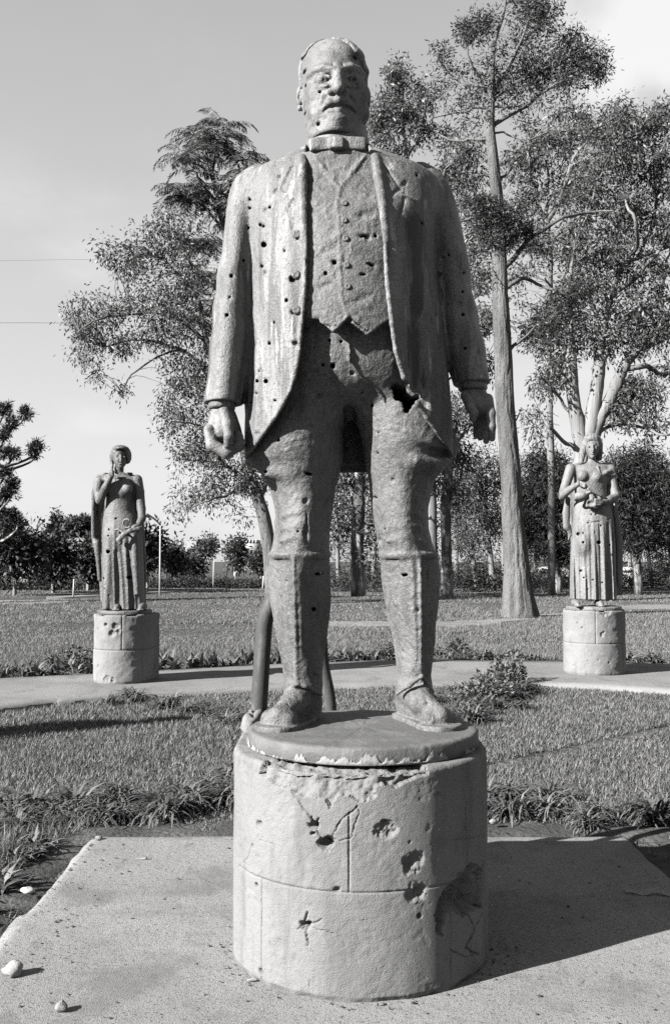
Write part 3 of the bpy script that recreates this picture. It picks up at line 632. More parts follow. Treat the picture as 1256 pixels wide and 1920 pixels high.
# ------------------------------------------------------------------ trees
DENS = 1.2
def px2m(d): return d / F
class Tree:
    """trunk and limbs are measured in the photograph (pixel paths at the tree's own distance); the crown is leaf clumps on fine twigs"""
    def __init__(s, name, label, cat, base, d, group=None):
        s.d = d; s.base = np.array(base, float); s.t = thing(name, label, cat, s.base, group); s.bark = MB(); s.leaf = MB(); s.twig = MB(); s.samples = []; s.limbs = []
    def pt(s, px, py, y=0.0): return P(px, py, s.d + y)
    def path(s, pts, n, wob):
        q = smooth_path([s.pt(*p) for p in pts], n); L_ = np.linalg.norm(q[-1] - q[0]); k = np.linspace(0, 1, n) * (1 - np.linspace(0, 1, n)) * 4
        for a in range(3): q[:, a] += wob * L_ * k * fbm(np.linspace(0, 5, n) + RNG.uniform(0, 99), np.zeros(n) + a, np.zeros(n), 5, 3) * .3
        return q
    def trunk(s, pts, radii, sides=14, jit=.05, n=40, flare=0, furrow=0):
        q = s.path(pts, n, .02); r = np.interp(np.linspace(0, 1, n), np.linspace(0, 1, len(radii)), radii) * px2m(s.d)
        if flare: r = r * (1 + flare * np.exp(-np.linspace(0, 1, n) * 22))
        if q[0][2] < .6: q[0][2] = -.1
        s.bark.tube(q, r, sides, jit, True, furrow); s.samples.append(q); return q
    def branch(s, pts, r0, r1, sides=7, n=16, wob=.10, keep=True):
        q = s.path(pts, n, wob); lm = MB(); s.limbs.append(lm); lm.tube(q, np.linspace(r0, r1, n) * px2m(s.d), sides, .04)
        if keep: s.samples.append(q)
        return q
    def crown(s, blobs, per=45, sig=.24, L_=.17, W=.026, droop=.5, twig=.012, ydep=1.0, flat=1.0, out_=.6, dens=1.0):
        L_, W, sig, per = L_ * 1.45, W * 1.5, sig * .86, int(per * .74); S_ = np.concatenate(s.samples) if s.samples else None; cl = []
        for b in blobs:
            px, py, rx, ry, n = b[:5]; n = int(n * DENS * dens); yo = b[5] if len(b) > 5 else 0
            u = unit(RNG.standard_normal((n, 3))) * (RNG.random((n, 1)) ** .42); c = s.pt(px, py, yo); k = px2m(s.d)
            cl.append(c + u * np.array((rx * k, max(rx, ry) * k * ydep, ry * k)))
        C = np.concatenate(cl)
        if S_ is not None and twig:
            for c in C:
                dd = np.linalg.norm(S_ - c, axis=1) + np.maximum(0, S_[:, 2] - c[2]) * .7; a = S_[np.argmin(dd)]; ln = np.linalg.norm(c - a)
                if ln > 4.5: continue
                m = (a + c) / 2 + RNG.normal(0, .10, 3) * ln + (0, 0, .06 * ln); q = smooth_path([a, m, c], 6); s.twig.tube(q, np.linspace(twig * (1 + .4 * ln), twig * .4, 6), 3, 0, False)
        n = len(C) * per; cc = np.repeat(C, per, 0); o = RNG.normal(0, 1, (n, 3)) * (sig, sig, sig * flat) * np.repeat(RNG.uniform(.55, 1.35, len(C)), per)[:, None]
        D = unit(unit(o) * out_ + RNG.normal(0, .45, (n, 3)) + np.array((0, 0, -droop))); s.leaf.leaves(cc + o, D, RNG.uniform(.6, 1.25, n) * L_, RNG.uniform(.6, 1.3, n) * W); return C
    def done(s, bark, leafm):
        tr = None
        if s.bark.V: tr = s.bark.build('trunk', bark, s.t, True, s.base)
        for lm in s.limbs: lm.build('limb', bark, s.t, True, s.base)
        if s.leaf.V: cr = s.leaf.build('crown', leafm, s.t, False, s.base)
        if s.twig.V: s.twig.build('twigs', M['bark_dark'] if leafm is not M['leaf'] else M['bark'], s.t, False, s.base)['kind'] = 'stuff'
        return s.t
def base_at(px, d): p = P(px, 1050, d); return (p[0], d, -.05)

# left: leaning pale-barked tree with a wide hanging crown
t = Tree('gum_tree', 'wide tree with hanging foliage and leaning trunk, left of the man statue', 'tree', base_at(512, 37), 37)
t.trunk([(512, 1110), (505, 1050), (492, 960), (474, 905), (455, 850), (430, 780), (405, 700), (385, 620), (370, 540)], [15, 13, 12, 11, 9, 8, 6, 4, 2])
t.trunk([(486, 930), (500, 880), (500, 800), (480, 700), (450, 600), (430, 500)], [9, 8, 7, 5, 4, 2], 10)
for p, a, b in (([(474, 905), (430, 880), (400, 840), (385, 800)], 5, 2), ([(430, 780), (380, 690), (320, 655), (260, 640), (200, 650)], 5, 1.5), ([(405, 700), (340, 660), (290, 680), (245, 710), (228, 745)], 3, 1), ([(385, 640), (330, 600), (270, 585), (200, 590), (150, 620)], 4, 1.2),
                ([(370, 560), (320, 500), (270, 470), (215, 462)], 3.5, 1), ([(380, 580), (350, 480), (330, 420), (310, 395)], 3, 1), ([(395, 670), (430, 600), (450, 520)], 4, 1.5), ([(470, 900), (430, 930), (390, 940), (350, 960)], 3.5, 1), ([(440, 820), (370, 800), (320, 790)], 3, 1)):
    t.branch([q + (RNG.uniform(-1.6, 1.6),) if i > 1 else q for i, q in enumerate(p)], a, b)
t.crown([(330, 440, 55, 50, 36), (285, 470, 60, 55, 32), (235, 490, 45, 45, 22), (205, 465, 25, 30, 9), (265, 570, 85, 55, 44), (185, 590, 60, 50, 34), (148, 600, 28, 50, 16), (165, 660, 30, 50, 18), (180, 700, 14, 25, 6), (310, 590, 70, 60, 40), (370, 520, 55, 80, 44), (385, 640, 55, 60, 40), (300, 640, 60, 28, 20), (230, 640, 50, 28, 16),
         (345, 700, 50, 50, 36), (390, 740, 45, 60, 38), (335, 770, 40, 45, 24), (310, 790, 20, 40, 10), (355, 840, 40, 45, 26), (400, 850, 45, 50, 34), (440, 900, 50, 40, 34), (475, 890, 30, 45, 20), (390, 925, 45, 28, 18), (350, 930, 22, 30, 8), (335, 965, 20, 16, 4), (228, 730, 10, 30, 5), (440, 960, 30, 20, 6), (450, 560, 40, 80, 26)], 46, .24, .125, .019, .7, dens=.82)
t.done(M['bark'], M['leaf'])

# feathery tree: long drooping divided fronds over the man's shoulder
t = Tree('feathery_tree', 'tall tree with long feathery drooping fronds behind the shoulder of the man statue', 'tree', base_at(545, 43), 43)
t.trunk([(545, 1100), (520, 900), (480, 700), (450, 560), (425, 440), (405, 360), (395, 300)], [14, 12, 10, 8, 6, 4, 2], 10)
tops = []
for p in ([(420, 430), (380, 390), (350, 370), (330, 350)], [(412, 390), (370, 330), (345, 290)], [(400, 340), (380, 280), (370, 240)], [(398, 320), (410, 270), (420, 235)], [(415, 400), (450, 340), (470, 290)], [(425, 440), (470, 380), (500, 330)], [(435, 480), (390, 460), (350, 455)], [(440, 520), (400, 520), (360, 530)], [(450, 560), (405, 580), (370, 600)], [(430, 460), (440, 400), (450, 360)]):
    tops.append(t.branch([q + (RNG.uniform(-1.5, 1.5),) if i else q for i, q in enumerate(p)], 3.2, 1.2))
fr_c = MB()
for q in tops:
    for j in range(34):
        a = q[RNG.integers(4, len(q))]; az = RNG.uniform(0, 2 * math.pi); h_ = np.array((math.cos(az), math.sin(az), 0)); ln = RNG.uniform(1.1, 2.1); e = RNG.uniform(.2, 1.0); p = a.copy(); st = []; n = 15
        for k in range(n):
            st.append(p.copy()); p = p + (h_ * math.cos(e) + np.array((0, 0, math.sin(e)))) * ln / n; e -= .13
        st = np.array(st); fr_c.tube(st, np.linspace(.014, .005, n), 3, 0, False)
        sdv = np.array((-h_[1], h_[0], 0)); C = []; D = []; LL = []
        for k in range(2, n):
            for sg in (-1, 1):
                for m in (0, .5):
                    C.append(st[k] + (st[k] - st[k - 1]) * m); D.append(unit(sdv * sg * .8 + h_ * .35 + np.array((0, 0, -.55)) + RNG.normal(0, .12, 3))); LL.append(.34 * math.sin(math.pi * (k + 1) / (n + 1)) + .06)
        t.leaf.leaves(np.array(C), np.array(D), np.array(LL), .022)
t.twig = fr_c
t.done(M['bark'], M['leaf'])

# right: tall straight trunk with a thin ragged crown and dark tufts
t = Tree('pine_tree', 'tall straight-trunked tree with a thin ragged top, between the man and the jug statue', 'tree', base_at(975, 28.6), 28.6)
t.trunk([(975, 1158), (968, 1080), (962, 1000), (955, 900), (949, 780), (944, 650), (936, 520), (930, 420), (925, 320), (921, 230), (921, 150), (930, 80), (945, 30), (950, -10)], [29, 23, 20, 18.5, 17, 16, 14, 12, 10, 8.5, 6, 4, 3, 1.5], 56, .0, 240, .22, .055)
for i, (px, w_) in enumerate(((-1.0, .55), (-.55, .75), (0, .9), (.5, .8), (1.0, .6), (.8, .45))):    # root flare
    a = P(972 + px * 26, 1150, 28.6 - .18 * math.cos(px)); a[2] = -.08; c = P(967 + px * 9, 1075, 28.6 - .1); t.bark.tube(smooth_path([a, (a + c) / 2 + (-.06 * px, 0, -.1), c], 8), np.linspace(.19 * w_, .06, 8), 7, .05)
for p, a, b in (([(923, 262), (890, 262), (850, 262), (815, 250), (790, 240)], 3.6, 1.2), ([(922, 235), (960, 215), (1000, 185), (1045, 155)], 5, 1.5), ([(921, 205), (890, 205), (850, 212), (810, 222)], 2.2, .8), ([(921, 200), (955, 200), (985, 200)], 2.5, 1), ([(921, 190), (900, 150), (880, 100), (875, 70)], 2.5, 1), ([(922, 180), (950, 130), (980, 70), (995, 30)], 3.5, 1.2),
                ([(921, 170), (890, 160), (860, 155), (820, 110)], 2, .7), ([(923, 190), (960, 160), (1010, 140)], 2.5, 1), ([(933, 340), (950, 325), (963, 300)], 3.4, 1.6), ([(936, 510), (965, 480), (1000, 440), (1050, 415), (1110, 402), (1150, 395)], 6, 1.5), ([(940, 545), (968, 528), (1000, 530), (1040, 545), (1080, 570)], 5, 1.5),
                ([(931, 430), (890, 410), (862, 420), (850, 440)], 3, 1.2), ([(947, 660), (970, 645), (995, 620), (1010, 605)], 4, 1.2), ([(935, 480), (900, 470), (870, 475)], 2.2, .8), ([(930, 380), (895, 370), (865, 385)], 2, .6), ([(926, 330), (895, 330), (870, 345)], 2, .6), ([(921, 250), (945, 250), (985, 262), (1020, 250)], 2.5, .7), ([(950, 800), (965, 790), (975, 770)], 2.5, .8)):
    t.branch([q + (RNG.uniform(-1.2, 1.2),) if i > 1 else q for i, q in enumerate(p)], a, b, 8)
t.crown([(905, 45, 45, 26, 20), (880, 60, 30, 22, 10), (985, 5, 40, 40, 22), (1015, 25, 35, 30, 16), (1000, 65, 45, 30, 16), (955, 110, 60, 35, 22), (1010, 130, 60, 35, 26), (1070, 90, 30, 25, 14), (1060, 70, 26, 20, 8), (1110, 105, 34, 32, 20), (1125, 135, 20, 28, 10), (1075, 130, 45, 30, 18), (930, 150, 60, 40, 20), (850, 125, 35, 30, 8), (820, 100, 16, 14, 4), (845, 165, 50, 20, 8), (1040, 165, 60, 30, 16), (880, 200, 50, 40, 10), (970, 180, 60, 40, 16), (1080, 240, 40, 25, 8), (1000, 250, 40, 40, 8)], 60, .15, .10, .013, .15, .006)
t.crown([(925, 400, 45, 28, 30), (950, 425, 42, 30, 28), (905, 420, 34, 24, 14), (930, 455, 38, 22, 16), (985, 430, 26, 24, 10), (1005, 470, 24, 24, 8), (900, 380, 22, 16, 6)], 95, .15, .085, .012, .0, .006)
t.crown([(1050, 570, 50, 40, 26), (1030, 600, 45, 28, 18), (1080, 540, 30, 30, 12), (1010, 620, 40, 25, 12), (880, 500, 30, 40, 8), (860, 350, 26, 30, 8)], 60, .16, .10, .013, .1, .006)
t.done(M['bark'], M['leaf_mid'])

# right edge: many-limbed gum with white limbs
t = Tree('gum_tree', 'pale many-limbed gum tree rising behind the jug statue', 'tree', base_at(1094, 40), 40)
t.trunk([(1096, 1108), (1094, 1000), (1090, 900), (1090, 850), (1082, 780), (1072, 700), (1066, 620), (1060, 560)], [26, 23, 21, 16, 13, 11, 8, 5], 16)
t.trunk([(1092, 870), (1108, 800), (1118, 740), (1126, 680), (1128, 620), (1142, 560), (1168, 500), (1200, 480), (1256, 460)], [17, 15, 13, 11, 9, 8, 7, 6, 4], 14)
t.trunk([(1100, 850), (1122, 790), (1150, 735), (1170, 690), (1192, 660), (1230, 640), (1275, 620)], [14, 13, 12, 10, 9, 7, 5], 12)
for p, a, b in (([(1126, 680), (1160, 620), (1190, 590), (1230, 570), (1275, 545)], 7, 4), ([(1142, 560), (1175, 530), (1215, 495), (1235, 470)], 6, 3), ([(1168, 500), (1190, 480), (1190, 440), (1180, 390), (1165, 345)], 5, 1.5), ([(1128, 620), (1110, 560), (1100, 510), (1080, 470)], 5, 1.5), ([(1066, 620), (1040, 560), (1020, 520)], 4, 1.5), ([(1172, 692), (1210, 690), (1240, 700), (1275, 690)], 6, 3.5), ([(1100, 840), (1140, 800), (1190, 800), (1240, 812), (1275, 810)], 4, 2),
                ([(1090, 850), (1060, 830), (1030, 800), (1010, 770)], 5, 2), ([(1084, 790), (1050, 750), (1010, 700)], 4, 1.5), ([(1230, 570), (1250, 500), (1256, 450)], 4, 1.5), ([(1200, 480), (1225, 420), (1240, 350), (1246, 280)], 4, 1.2), ([(1060, 560), (1075, 480), (1100, 400), (1130, 320)], 4, 1.2), ([(1165, 345), (1190, 290), (1200, 240)], 1.6, .7), ([(1130, 320), (1150, 270), (1160, 230)], 1.6, .7)):
    t.branch([q + (RNG.uniform(-2, 2),) if i > 1 else q for i, q in enumerate(p)], a, b, 9)
t.crown([(1165, 235, 40, 50, 30), (1235, 230, 35, 50, 26), (1200, 300, 60, 50, 34), (1130, 300, 55, 60, 34), (1240, 340, 40, 60, 26), (1100, 370, 60, 45, 30), (1170, 400, 60, 50, 36), (1240, 430, 40, 50, 22), (1095, 450, 50, 50, 32), (1155, 480, 55, 40, 28), (1215, 520, 55, 40, 28), (1110, 540, 50, 45, 34), (1070, 600, 45, 45, 28), (1190, 590, 60, 40, 32), (1245, 600, 30, 50, 16), (1120, 640, 45, 40, 24), (1200, 640, 50, 30, 20),
         (1050, 680, 40, 40, 20), (1020, 720, 36, 30, 12), (1225, 740, 40, 35, 16), (1170, 770, 40, 36, 20), (1230, 790, 30, 20, 8), (1190, 720, 30, 25, 10), (1030, 640, 30, 40, 14), (1256, 690, 20, 30, 6), (1000, 790, 28, 30, 8)], 48, .22, .15, .022, .6, dens=1.35)
t.done(M['bark_pale'], M['leaf'])

# behind the pine: forked pale tree and the big mass of the grove's crowns
t = Tree('gum_tree', 'forked pale-trunked gum tree just right of the tall straight trunk, behind it', 'tree', base_at(1034, 46), 46)
t.trunk([(1034, 1100), (1032, 900), (1030, 700), (1028, 560), (1027, 480), (1024, 412)], [7, 7, 7, 6.5, 6.5, 6.5], 12)
for p, a, b in (([(1024, 415), (1012, 390), (1000, 350), (990, 310), (985, 260)], 5, 1.5), ([(1025, 415), (1045, 385), (1062, 345), (1085, 300), (1110, 262), (1140, 240)], 5.5, 1.5), ([(1024, 412), (1026, 370), (1022, 320), (1030, 270)], 4.5, 1.2), ([(1062, 345), (1070, 300), (1066, 260)], 3, 1), ([(1028, 560), (1050, 540), (1066, 520)], 3, 1), ([(1000, 350), (970, 320), (950, 300)], 2.5, 1)):
    t.branch([q + (RNG.uniform(-2, 2),) if i > 1 else q for i, q in enumerate(p)], a, b, 7)
t.crown([(1000, 290, 50, 50, 26), (1050, 270, 55, 45, 28), (1100, 230, 50, 40, 24), (960, 310, 40, 50, 18), (1040, 350, 50, 40, 22), (985, 380, 40, 40, 16), (1080, 330, 40, 50, 20), (1010, 460, 40, 50, 18), (1060, 470, 40, 40, 18), (970, 520, 30, 50, 10), (985, 600, 30, 50, 10), (1060, 210, 40, 30, 12)], 46, .24, .17, .025, .5)
t.done(M['bark_pale'], M['leaf'])

t = Tree('gum_tree', 'airy gum tree standing behind the right shoulder and arm of the man statue', 'tree', base_at(806, 50), 50)
t.trunk([(812, 1100), (806, 900), (790, 700), (775, 500), (762, 350), (758, 240), (755, 150)], [11, 10, 9, 7, 5, 3, 1.5], 12)
for p, a, b in (([(762, 350), (730, 300), (700, 250)], 3, 1), ([(760, 300), (790, 250), (800, 190)], 3, 1), ([(775, 480), (820, 420), (860, 380)], 4, 1.2), ([(770, 430), (820, 350), (850, 300)], 3.5, 1), ([(790, 690), (850, 600), (890, 560)], 4, 1.2), ([(795, 740), (860, 700), (900, 690)], 3, 1), ([(780, 540), (840, 500), (880, 470)], 3, 1)):
    t.branch([q + (RNG.uniform(-2, 2),) if i > 1 else q for i, q in enumerate(p)], a, b)
t.crown([(745, 150, 32, 36, 18), (740, 130, 18, 24, 8), (790, 175, 24, 30, 12), (725, 205, 40, 36, 26), (770, 215, 45, 36, 26), (710, 235, 28, 30, 14), (740, 270, 50, 30, 24), (800, 240, 30, 30, 10), (850, 310, 36, 50, 18), (885, 320, 30, 40, 14), (870, 380, 26, 40, 14), (895, 450, 30, 40, 16), (905, 520, 26, 40, 16), (880, 290, 40, 30, 12), (905, 600, 20, 50, 12), (915, 680, 20, 40, 10), (850, 250, 30, 25, 8), (930, 600, 26, 40, 10)], 50, .25, .18, .026, .5)
t.done(M['bark_pale'], M['leaf'])

# the grove on the right: dark bushy trees, each with its own trunk
def grove(name, label, px, d, trunk, rad, blobs, leafm, bark, per=55, sig=.28, L_=.17, W=.02, droop=.2, branches=(), group=None):
    t = Tree(name, label, 'tree', base_at(px, d), d, group)
    q = t.trunk(trunk, rad, 10)
    for p, a, b in branches: t.branch(p, a, b, 6)
    for b in blobs[:8]:
        j = np.argmin(np.abs(q[:, 2] - (t.pt(b[0], b[1])[2] - 1.2))); e = t.pt(b[0], b[1], RNG.uniform(-.8, .8)); lm = MB(); t.limbs.append(lm); lm.tube(smooth_path([q[j], (q[j] + e) / 2 + RNG.normal(0, .15, 3), e], 8), np.linspace(max(rad) * .35, max(rad) * .08, 8) * px2m(d), 5); t.samples.append(smooth_path([q[j], e], 8))
    t.crown(blobs, per, sig, L_, W, droop, .010); return t.done(bark, leafm)
grove('bushy_tree', 'dark bushy tree between the tall straight trunk and the jug statue', 1046, 50, [(1046, 1098), (1040, 1040), (1030, 980), (1020, 900)], [8, 7, 5, 2], [(1015, 930, 40, 50, 34), (1040, 890, 34, 40, 24), (1000, 980, 36, 40, 26), (1050, 960, 36, 50, 30), (1020, 1020, 45, 30, 24), (1060, 1030, 26, 30, 12), (1010, 870, 30, 30, 16), (990, 930, 30, 40, 18), (1055, 900, 24, 36, 16)], M['leaf_dark'], M['bark_dark'], 110, .28, .20, .018)
grove('bushy_tree', 'large dark bushy tree right of the jug statue', 1196, 47, [(1196, 1100), (1194, 1040), (1190, 970), (1188, 900)], [8, 7, 6, 2], [(1180, 890, 40, 40, 28), (1215, 920, 42, 45, 32), (1180, 950, 45, 45, 34), (1225, 970, 40, 40, 26), (1165, 1000, 30, 40, 18), (1210, 1010, 45, 26, 20), (1200, 860, 26, 22, 14), (1240, 890, 24, 34, 14), (1160, 900, 30, 40, 20), (1150, 960, 24, 40, 16)], M['leaf_dark'], M['bark_dark'], 110, .30, .20, .018)
grove('bushy_tree', 'bushy tree at the far right edge of the grove', 1262, 56, [(1262, 1096), (1258, 1030), (1254, 950)], [8, 7, 3], [(1250, 950, 30, 50, 22), (1245, 1000, 26, 40, 16), (1275, 960, 40, 60, 24), (1240, 1040, 26, 26, 10)], M['leaf_mid'], M['bark_pale'])
grove('thin_tree', 'slim tree with dark leaves left of the tall straight trunk', 905, 53, [(925, 1096), (915, 1020), (906, 940), (895, 860)], [6, 5, 4, 1.5], [(895, 870, 30, 40, 20), (910, 920, 34, 40, 24), (880, 950, 30, 40, 20), (920, 980, 26, 40, 18), (895, 1010, 34, 36, 18), (935, 880, 14, 40, 8)], M['leaf_mid'], M['bark_pale'])
grove('thin_tree', 'leaning pale-stemmed tree behind the right boot of the man', 878, 57, [(893, 1094), (884, 1040), (868, 960), (860, 880)], [5, 4.5, 3.5, 1.5], [(862, 900, 30, 45, 20), (855, 960, 30, 40, 18), (870, 1010, 30, 40, 18), (885, 1050, 26, 26, 10), (850, 830, 26, 40, 14)], M['leaf_mid'], M['bark_pale'])
t = Tree('gum_tree', 'dark-barked tree with peeling pale patches right of the right boot', 'tree', base_at(838, 44), 44)
t.trunk([(838, 1106), (836, 1030), (836, 960), (838, 900), (846, 840), (856, 780)], [12, 10, 9.5, 9, 7, 4], 12)
for p in ([(838, 900), (815, 850), (806, 800)], [(846, 840), (880, 800), (905, 780)], [(836, 950), (860, 900), (872, 860)]): t.branch(p, 4, 1)
t.crown([(850, 760, 30, 40, 16), (835, 840, 30, 40, 18), (870, 850, 30, 36, 18), (820, 900, 18, 40, 10), (880, 790, 30, 30, 12), (855, 930, 26, 40, 12)], 50, .24, .16, .022, .5); t.done(M['bark_dark'], M['leaf'])
t = Tree('gum_tree', 'dark-trunked tree with peeling bark seen between the legs of the man statue', 'tree', base_at(672, 45), 45)
t.trunk([(672, 1102), (671, 1030), (672, 960), (673, 900), (674, 820), (676, 700)], [14, 12.5, 12, 12, 11, 8], 14)
for p in ([(672, 940), (655, 900), (640, 870)], [(673, 930), (690, 900), (700, 870)], [(676, 760), (720, 600), (740, 500)], [(676, 760), (620, 640), (600, 520)]): t.branch(p, 4, 1)
t.crown([(640, 890, 22, 30, 12), (650, 950, 20, 40, 12), (695, 890, 20, 40, 10), (635, 1000, 20, 40, 10), (700, 980, 18, 50, 8), (690, 1040, 18, 30, 6), (700, 800, 40, 60, 16), (640, 780, 40, 60, 16)], 48, .22, .16, .022, .6); t.done(M['bark_dark'], M['leaf'])
for i, (px, d, w_, lean, lab) in enumerate(((1145, 60, 5, 4, 'slim bare trunk of the grove just left of the large dark bushy tree'), (1222, 58, 4, -14, 'pale slanting bare trunk near the right edge of the grove'), (1180, 62, 4, 3, 'thin bare trunk under the large dark bushy tree'), (945, 62, 4, -6, 'thin trunk hidden behind the base of the tall straight tree'), (700, 62, 5, 2, 'distant pale trunk between the boots, right of the dark trunk'), (855, 64, 4, 1, 'distant pale trunk right of the dark peeling trunk'), (1005, 60, 4, -5, 'thin leaning trunk right of the tall straight trunk'), (635, 62, 4, -3, 'distant thin trunk between the boots, left of the dark trunk'))):
    t = Tree('thin_tree', lab, 'tree', base_at(px, d), d, 'thin trunks of the grove'); t.trunk([(px, 1095), (px + lean * .5, 1040), (px + lean, 980), (px + lean * 1.2, 920), (px + lean * 1.5, 860)], [w_, w_ * .9, w_ * .8, w_ * .6, w_ * .3], 8)
    t.crown([(px + lean, 960, 34, 50, 18), (px + lean * 1.4, 890, 34, 46, 16)], 46, .3, .2, .026, .4, .01); t.done(M['bark_pale'], M['leaf_mid'])
# filling wood far behind, one mass
mb = MB()
for x0, x1, d, top, n in ((600, 1330, 66, 930, 300), (600, 1330, 74, 860, 240)):
    C = np.array([P(px, py, d + RNG.uniform(-3, 3)) for px, py in zip(RNG.uniform(x0, x1, n), 1100 - (1100 - top) * RNG.random(n) ** 1.1)]); per = 46
    cc = np.repeat(C, per, 0); o = RNG.normal(0, .55, (len(cc), 3)); mb.leaves(cc + o, unit(o + RNG.normal(0, .5, o.shape) + (0, 0, -.3)), RNG.uniform(.2, .4, len(cc)), .035)
tag(mb.build('distant_wood', M['leaf_mid'], None, False), 'distant wood closing the view behind the grove on the right', 'wood', kind='stuff')
mb = MB()
for x0, x1, d, h_, n in ((610, 1300, 58, 1.1, 200), (610, 1000, 52, .7, 60)):
    C = np.array([(P(px, 1050, d)[0], d + RNG.uniform(-1, 1), RNG.uniform(0, h_) * RNG.uniform(.4, 1.1)) for px in RNG.uniform(x0, x1, n)]); per = 70
    cc = np.repeat(C, per, 0); o = RNG.normal(0, .38, (len(cc), 3)) * (1.4, 1, .6); mb.leaves(cc + o, unit(o + RNG.normal(0, .6, o.shape) + (0, 0, .2)), RNG.uniform(.12, .26, len(cc)), .03)
tag(mb.build('undergrowth', M['leaf_dark'], None, False), 'dark undergrowth along the foot of the grove', 'undergrowth', kind='stuff')

# unseen ring of wood added behind the camera to hold back low sky light
mb = MB(); C = []
for az in np.linspace(math.pi * .93, math.pi * 2.07, 46):
    r_ = RNG.uniform(38, 50); h_ = RNG.uniform(9, 13)
    for q in range(12): C.append((math.cos(az) * r_ + RNG.normal(0, 2.2), math.sin(az) * r_ + RNG.normal(0, 2.2), h_ * RNG.random() ** .8))
C = np.array(C); cc = np.repeat(C, 26, 0); o = RNG.normal(0, 1.1, cc.shape); mb.leaves(cc + o, unit(o + RNG.normal(0, .5, o.shape)), RNG.uniform(.6, 1.2, len(cc)), .26)
tag(mb.build('added_unseen_wood', M['leaf_dark'], None, False), 'added unseen wood behind the viewer, there to dim the sky light', 'wood', kind='stuff')
# left side: dark tufted tree at the edge of the picture
t = Tree('tufted_tree', 'dark tree with round tufts on upturned branches at the left edge', 'tree', base_at(-42, 38), 38)
t.trunk([(-42, 1115), (-42, 1000), (-40, 900), (-38, 800), (-36, 720)], [13, 12, 10, 8, 5], 12)
TU = [(8, 770, 20, 16), (22, 790, 14, 12), (45, 775, 14, 13), (10, 815, 14, 12), (5, 845, 18, 15), (25, 850, 12, 12), (64, 848, 10, 12), (72, 836, 8, 7), (10, 885, 16, 12), (28, 905, 15, 14), (20, 925, 15, 14), (8, 930, 14, 12), (5, 960, 16, 14), (25, 965, 15, 14), (34, 980, 12, 11), (10, 985, 18, 14), (-20, 750, 20, 20), (-15, 850, 20, 18), (-20, 950, 20, 20)]
for px, py, rx, ry in TU: t.branch([(-39, py + 34), (px * .4 - 18, py + 38, RNG.uniform(-.8, .8)), (px - 6, py + 18, RNG.uniform(-1, 1)), (px, py + 4, RNG.uniform(-.6, .6))], 3.4, 1.4, 6, 12, .04)
t.crown([(px, py, rx * .8, ry * .75, 6) for px, py, rx, ry in TU], 120, .095, .12, .012, -.1, .010, .9); t.done(M['bark_dark'], M['leaf_dark'])
# the dark row of trees at the left
def round_tree(label, px, top, rx, d, bpy, n, leafm, bark, trunkw=5, name='round_tree', group=None, sig=.34, pale=False):
    cy = (top + bpy - 22) / 2; ry = (bpy - 22 - top) / 2
    t = Tree(name, label, 'tree', base_at(px, d), d, group); t.trunk([(px, bpy), (px + 1, bpy - 25), (px - 1, cy), (px, top + 12)], [trunkw, trunkw * .9, trunkw * .6, 1], 9)
    bl = [(px + RNG.uniform(-.5, .5) * rx, cy + RNG.uniform(-.55, .55) * ry, rx * RNG.uniform(.42, .62), ry * RNG.uniform(.4, .6), n // 6) for _ in range(6)]
    t.crown(bl, 60, sig, .22, .045, .1, .012); return t.done(bark, leafm)
round_tree('dark broad tree on the far left with a pale stem, under the tufted tree', 28, 990, 55, 46, 1120, 66, M['leaf_dark'], M['bark_pale'], 4)
round_tree('dark round tree left of the statue holding a ring', 100, 1010, 45, 50, 1112, 60, M['leaf_dark'], M['bark_dark'], 4)
round_tree('dark low tree half behind the statue holding a ring', 165, 1005, 48, 53, 1110, 66, M['leaf_dark'], M['bark_dark'], 4)
round_tree('dark tree behind the gown of the statue holding a ring', 222, 1010, 40, 52, 1110, 54, M['leaf_dark'], M['bark_dark'], 4)
round_tree('dark tree just right of the statue holding a ring', 275, 965, 34, 50, 1110, 54, M['leaf_dark'], M['bark_dark'], 4)
round_tree('mid grey tree by the bent lamp post', 322, 1010, 30, 66, 1100, 42, M['leaf_mid'], M['bark_dark'], 4)
round_tree('pale round tree in the gap right of the bent lamp post', 380, 1010, 36, 80, 1098, 48, M['leaf_mid'], M['bark_dark'], 4)
round_tree('upright tree in front of the distant tower', 441, 1002, 24, 78, 1098, 48, M['leaf_mid'], M['bark_dark'], 4)
round_tree('small tree between the tower and the left boot', 490, 1034, 26, 76, 1098, 36, M['leaf_mid'], M['bark_dark'], 4)
round_tree('low dark tree in the gap left of the upright tree', 356, 1052, 30, 72, 1099, 36, M['leaf_dark'], M['bark_dark'], 4)
t = Tree('umbrella_tree', 'flat-topped spreading tree left of the statue holding a ring', 'tree', base_at(185, 62), 62)
t.trunk([(190, 1105), (188, 1060), (180, 1020), (172, 1000)], [6, 5.5, 5, 4], 9)
for p in ([(176, 1015), (150, 1002), (120, 992), (100, 985)], [(174, 1008), (160, 990), (140, 978)], [(176, 1012), (195, 992), (215, 980)], [(174, 1004), (178, 985), (185, 972)]): t.branch(p, 3.4, 1)
t.crown([(125, 990, 34, 9, 30), (160, 980, 36, 9, 34), (195, 976, 34, 9, 30), (225, 984, 24, 9, 16), (150, 996, 40, 8, 16)], 60, .26, .2, .04, .0, .010, 1.4, .5); t.done(M['bark_dark'], M['leaf_dark'])
t = Tree('spire_tree', 'thin pointed conifer sticking up left of the flat-topped tree', 'tree', base_at(107, 70), 70)
t.trunk([(107, 1100), (107, 1040), (108, 972)], [3, 2.4, .8], 8); t.crown([(107, 1030 - 12 * i, 13 - 2.2 * i, 9, 10) for i in range(6)] + [(107, 1050, 14, 20, 16)], 40, .2, .2, .03, .3, .008); t.done(M['bark_dark'], M['leaf_dark'])

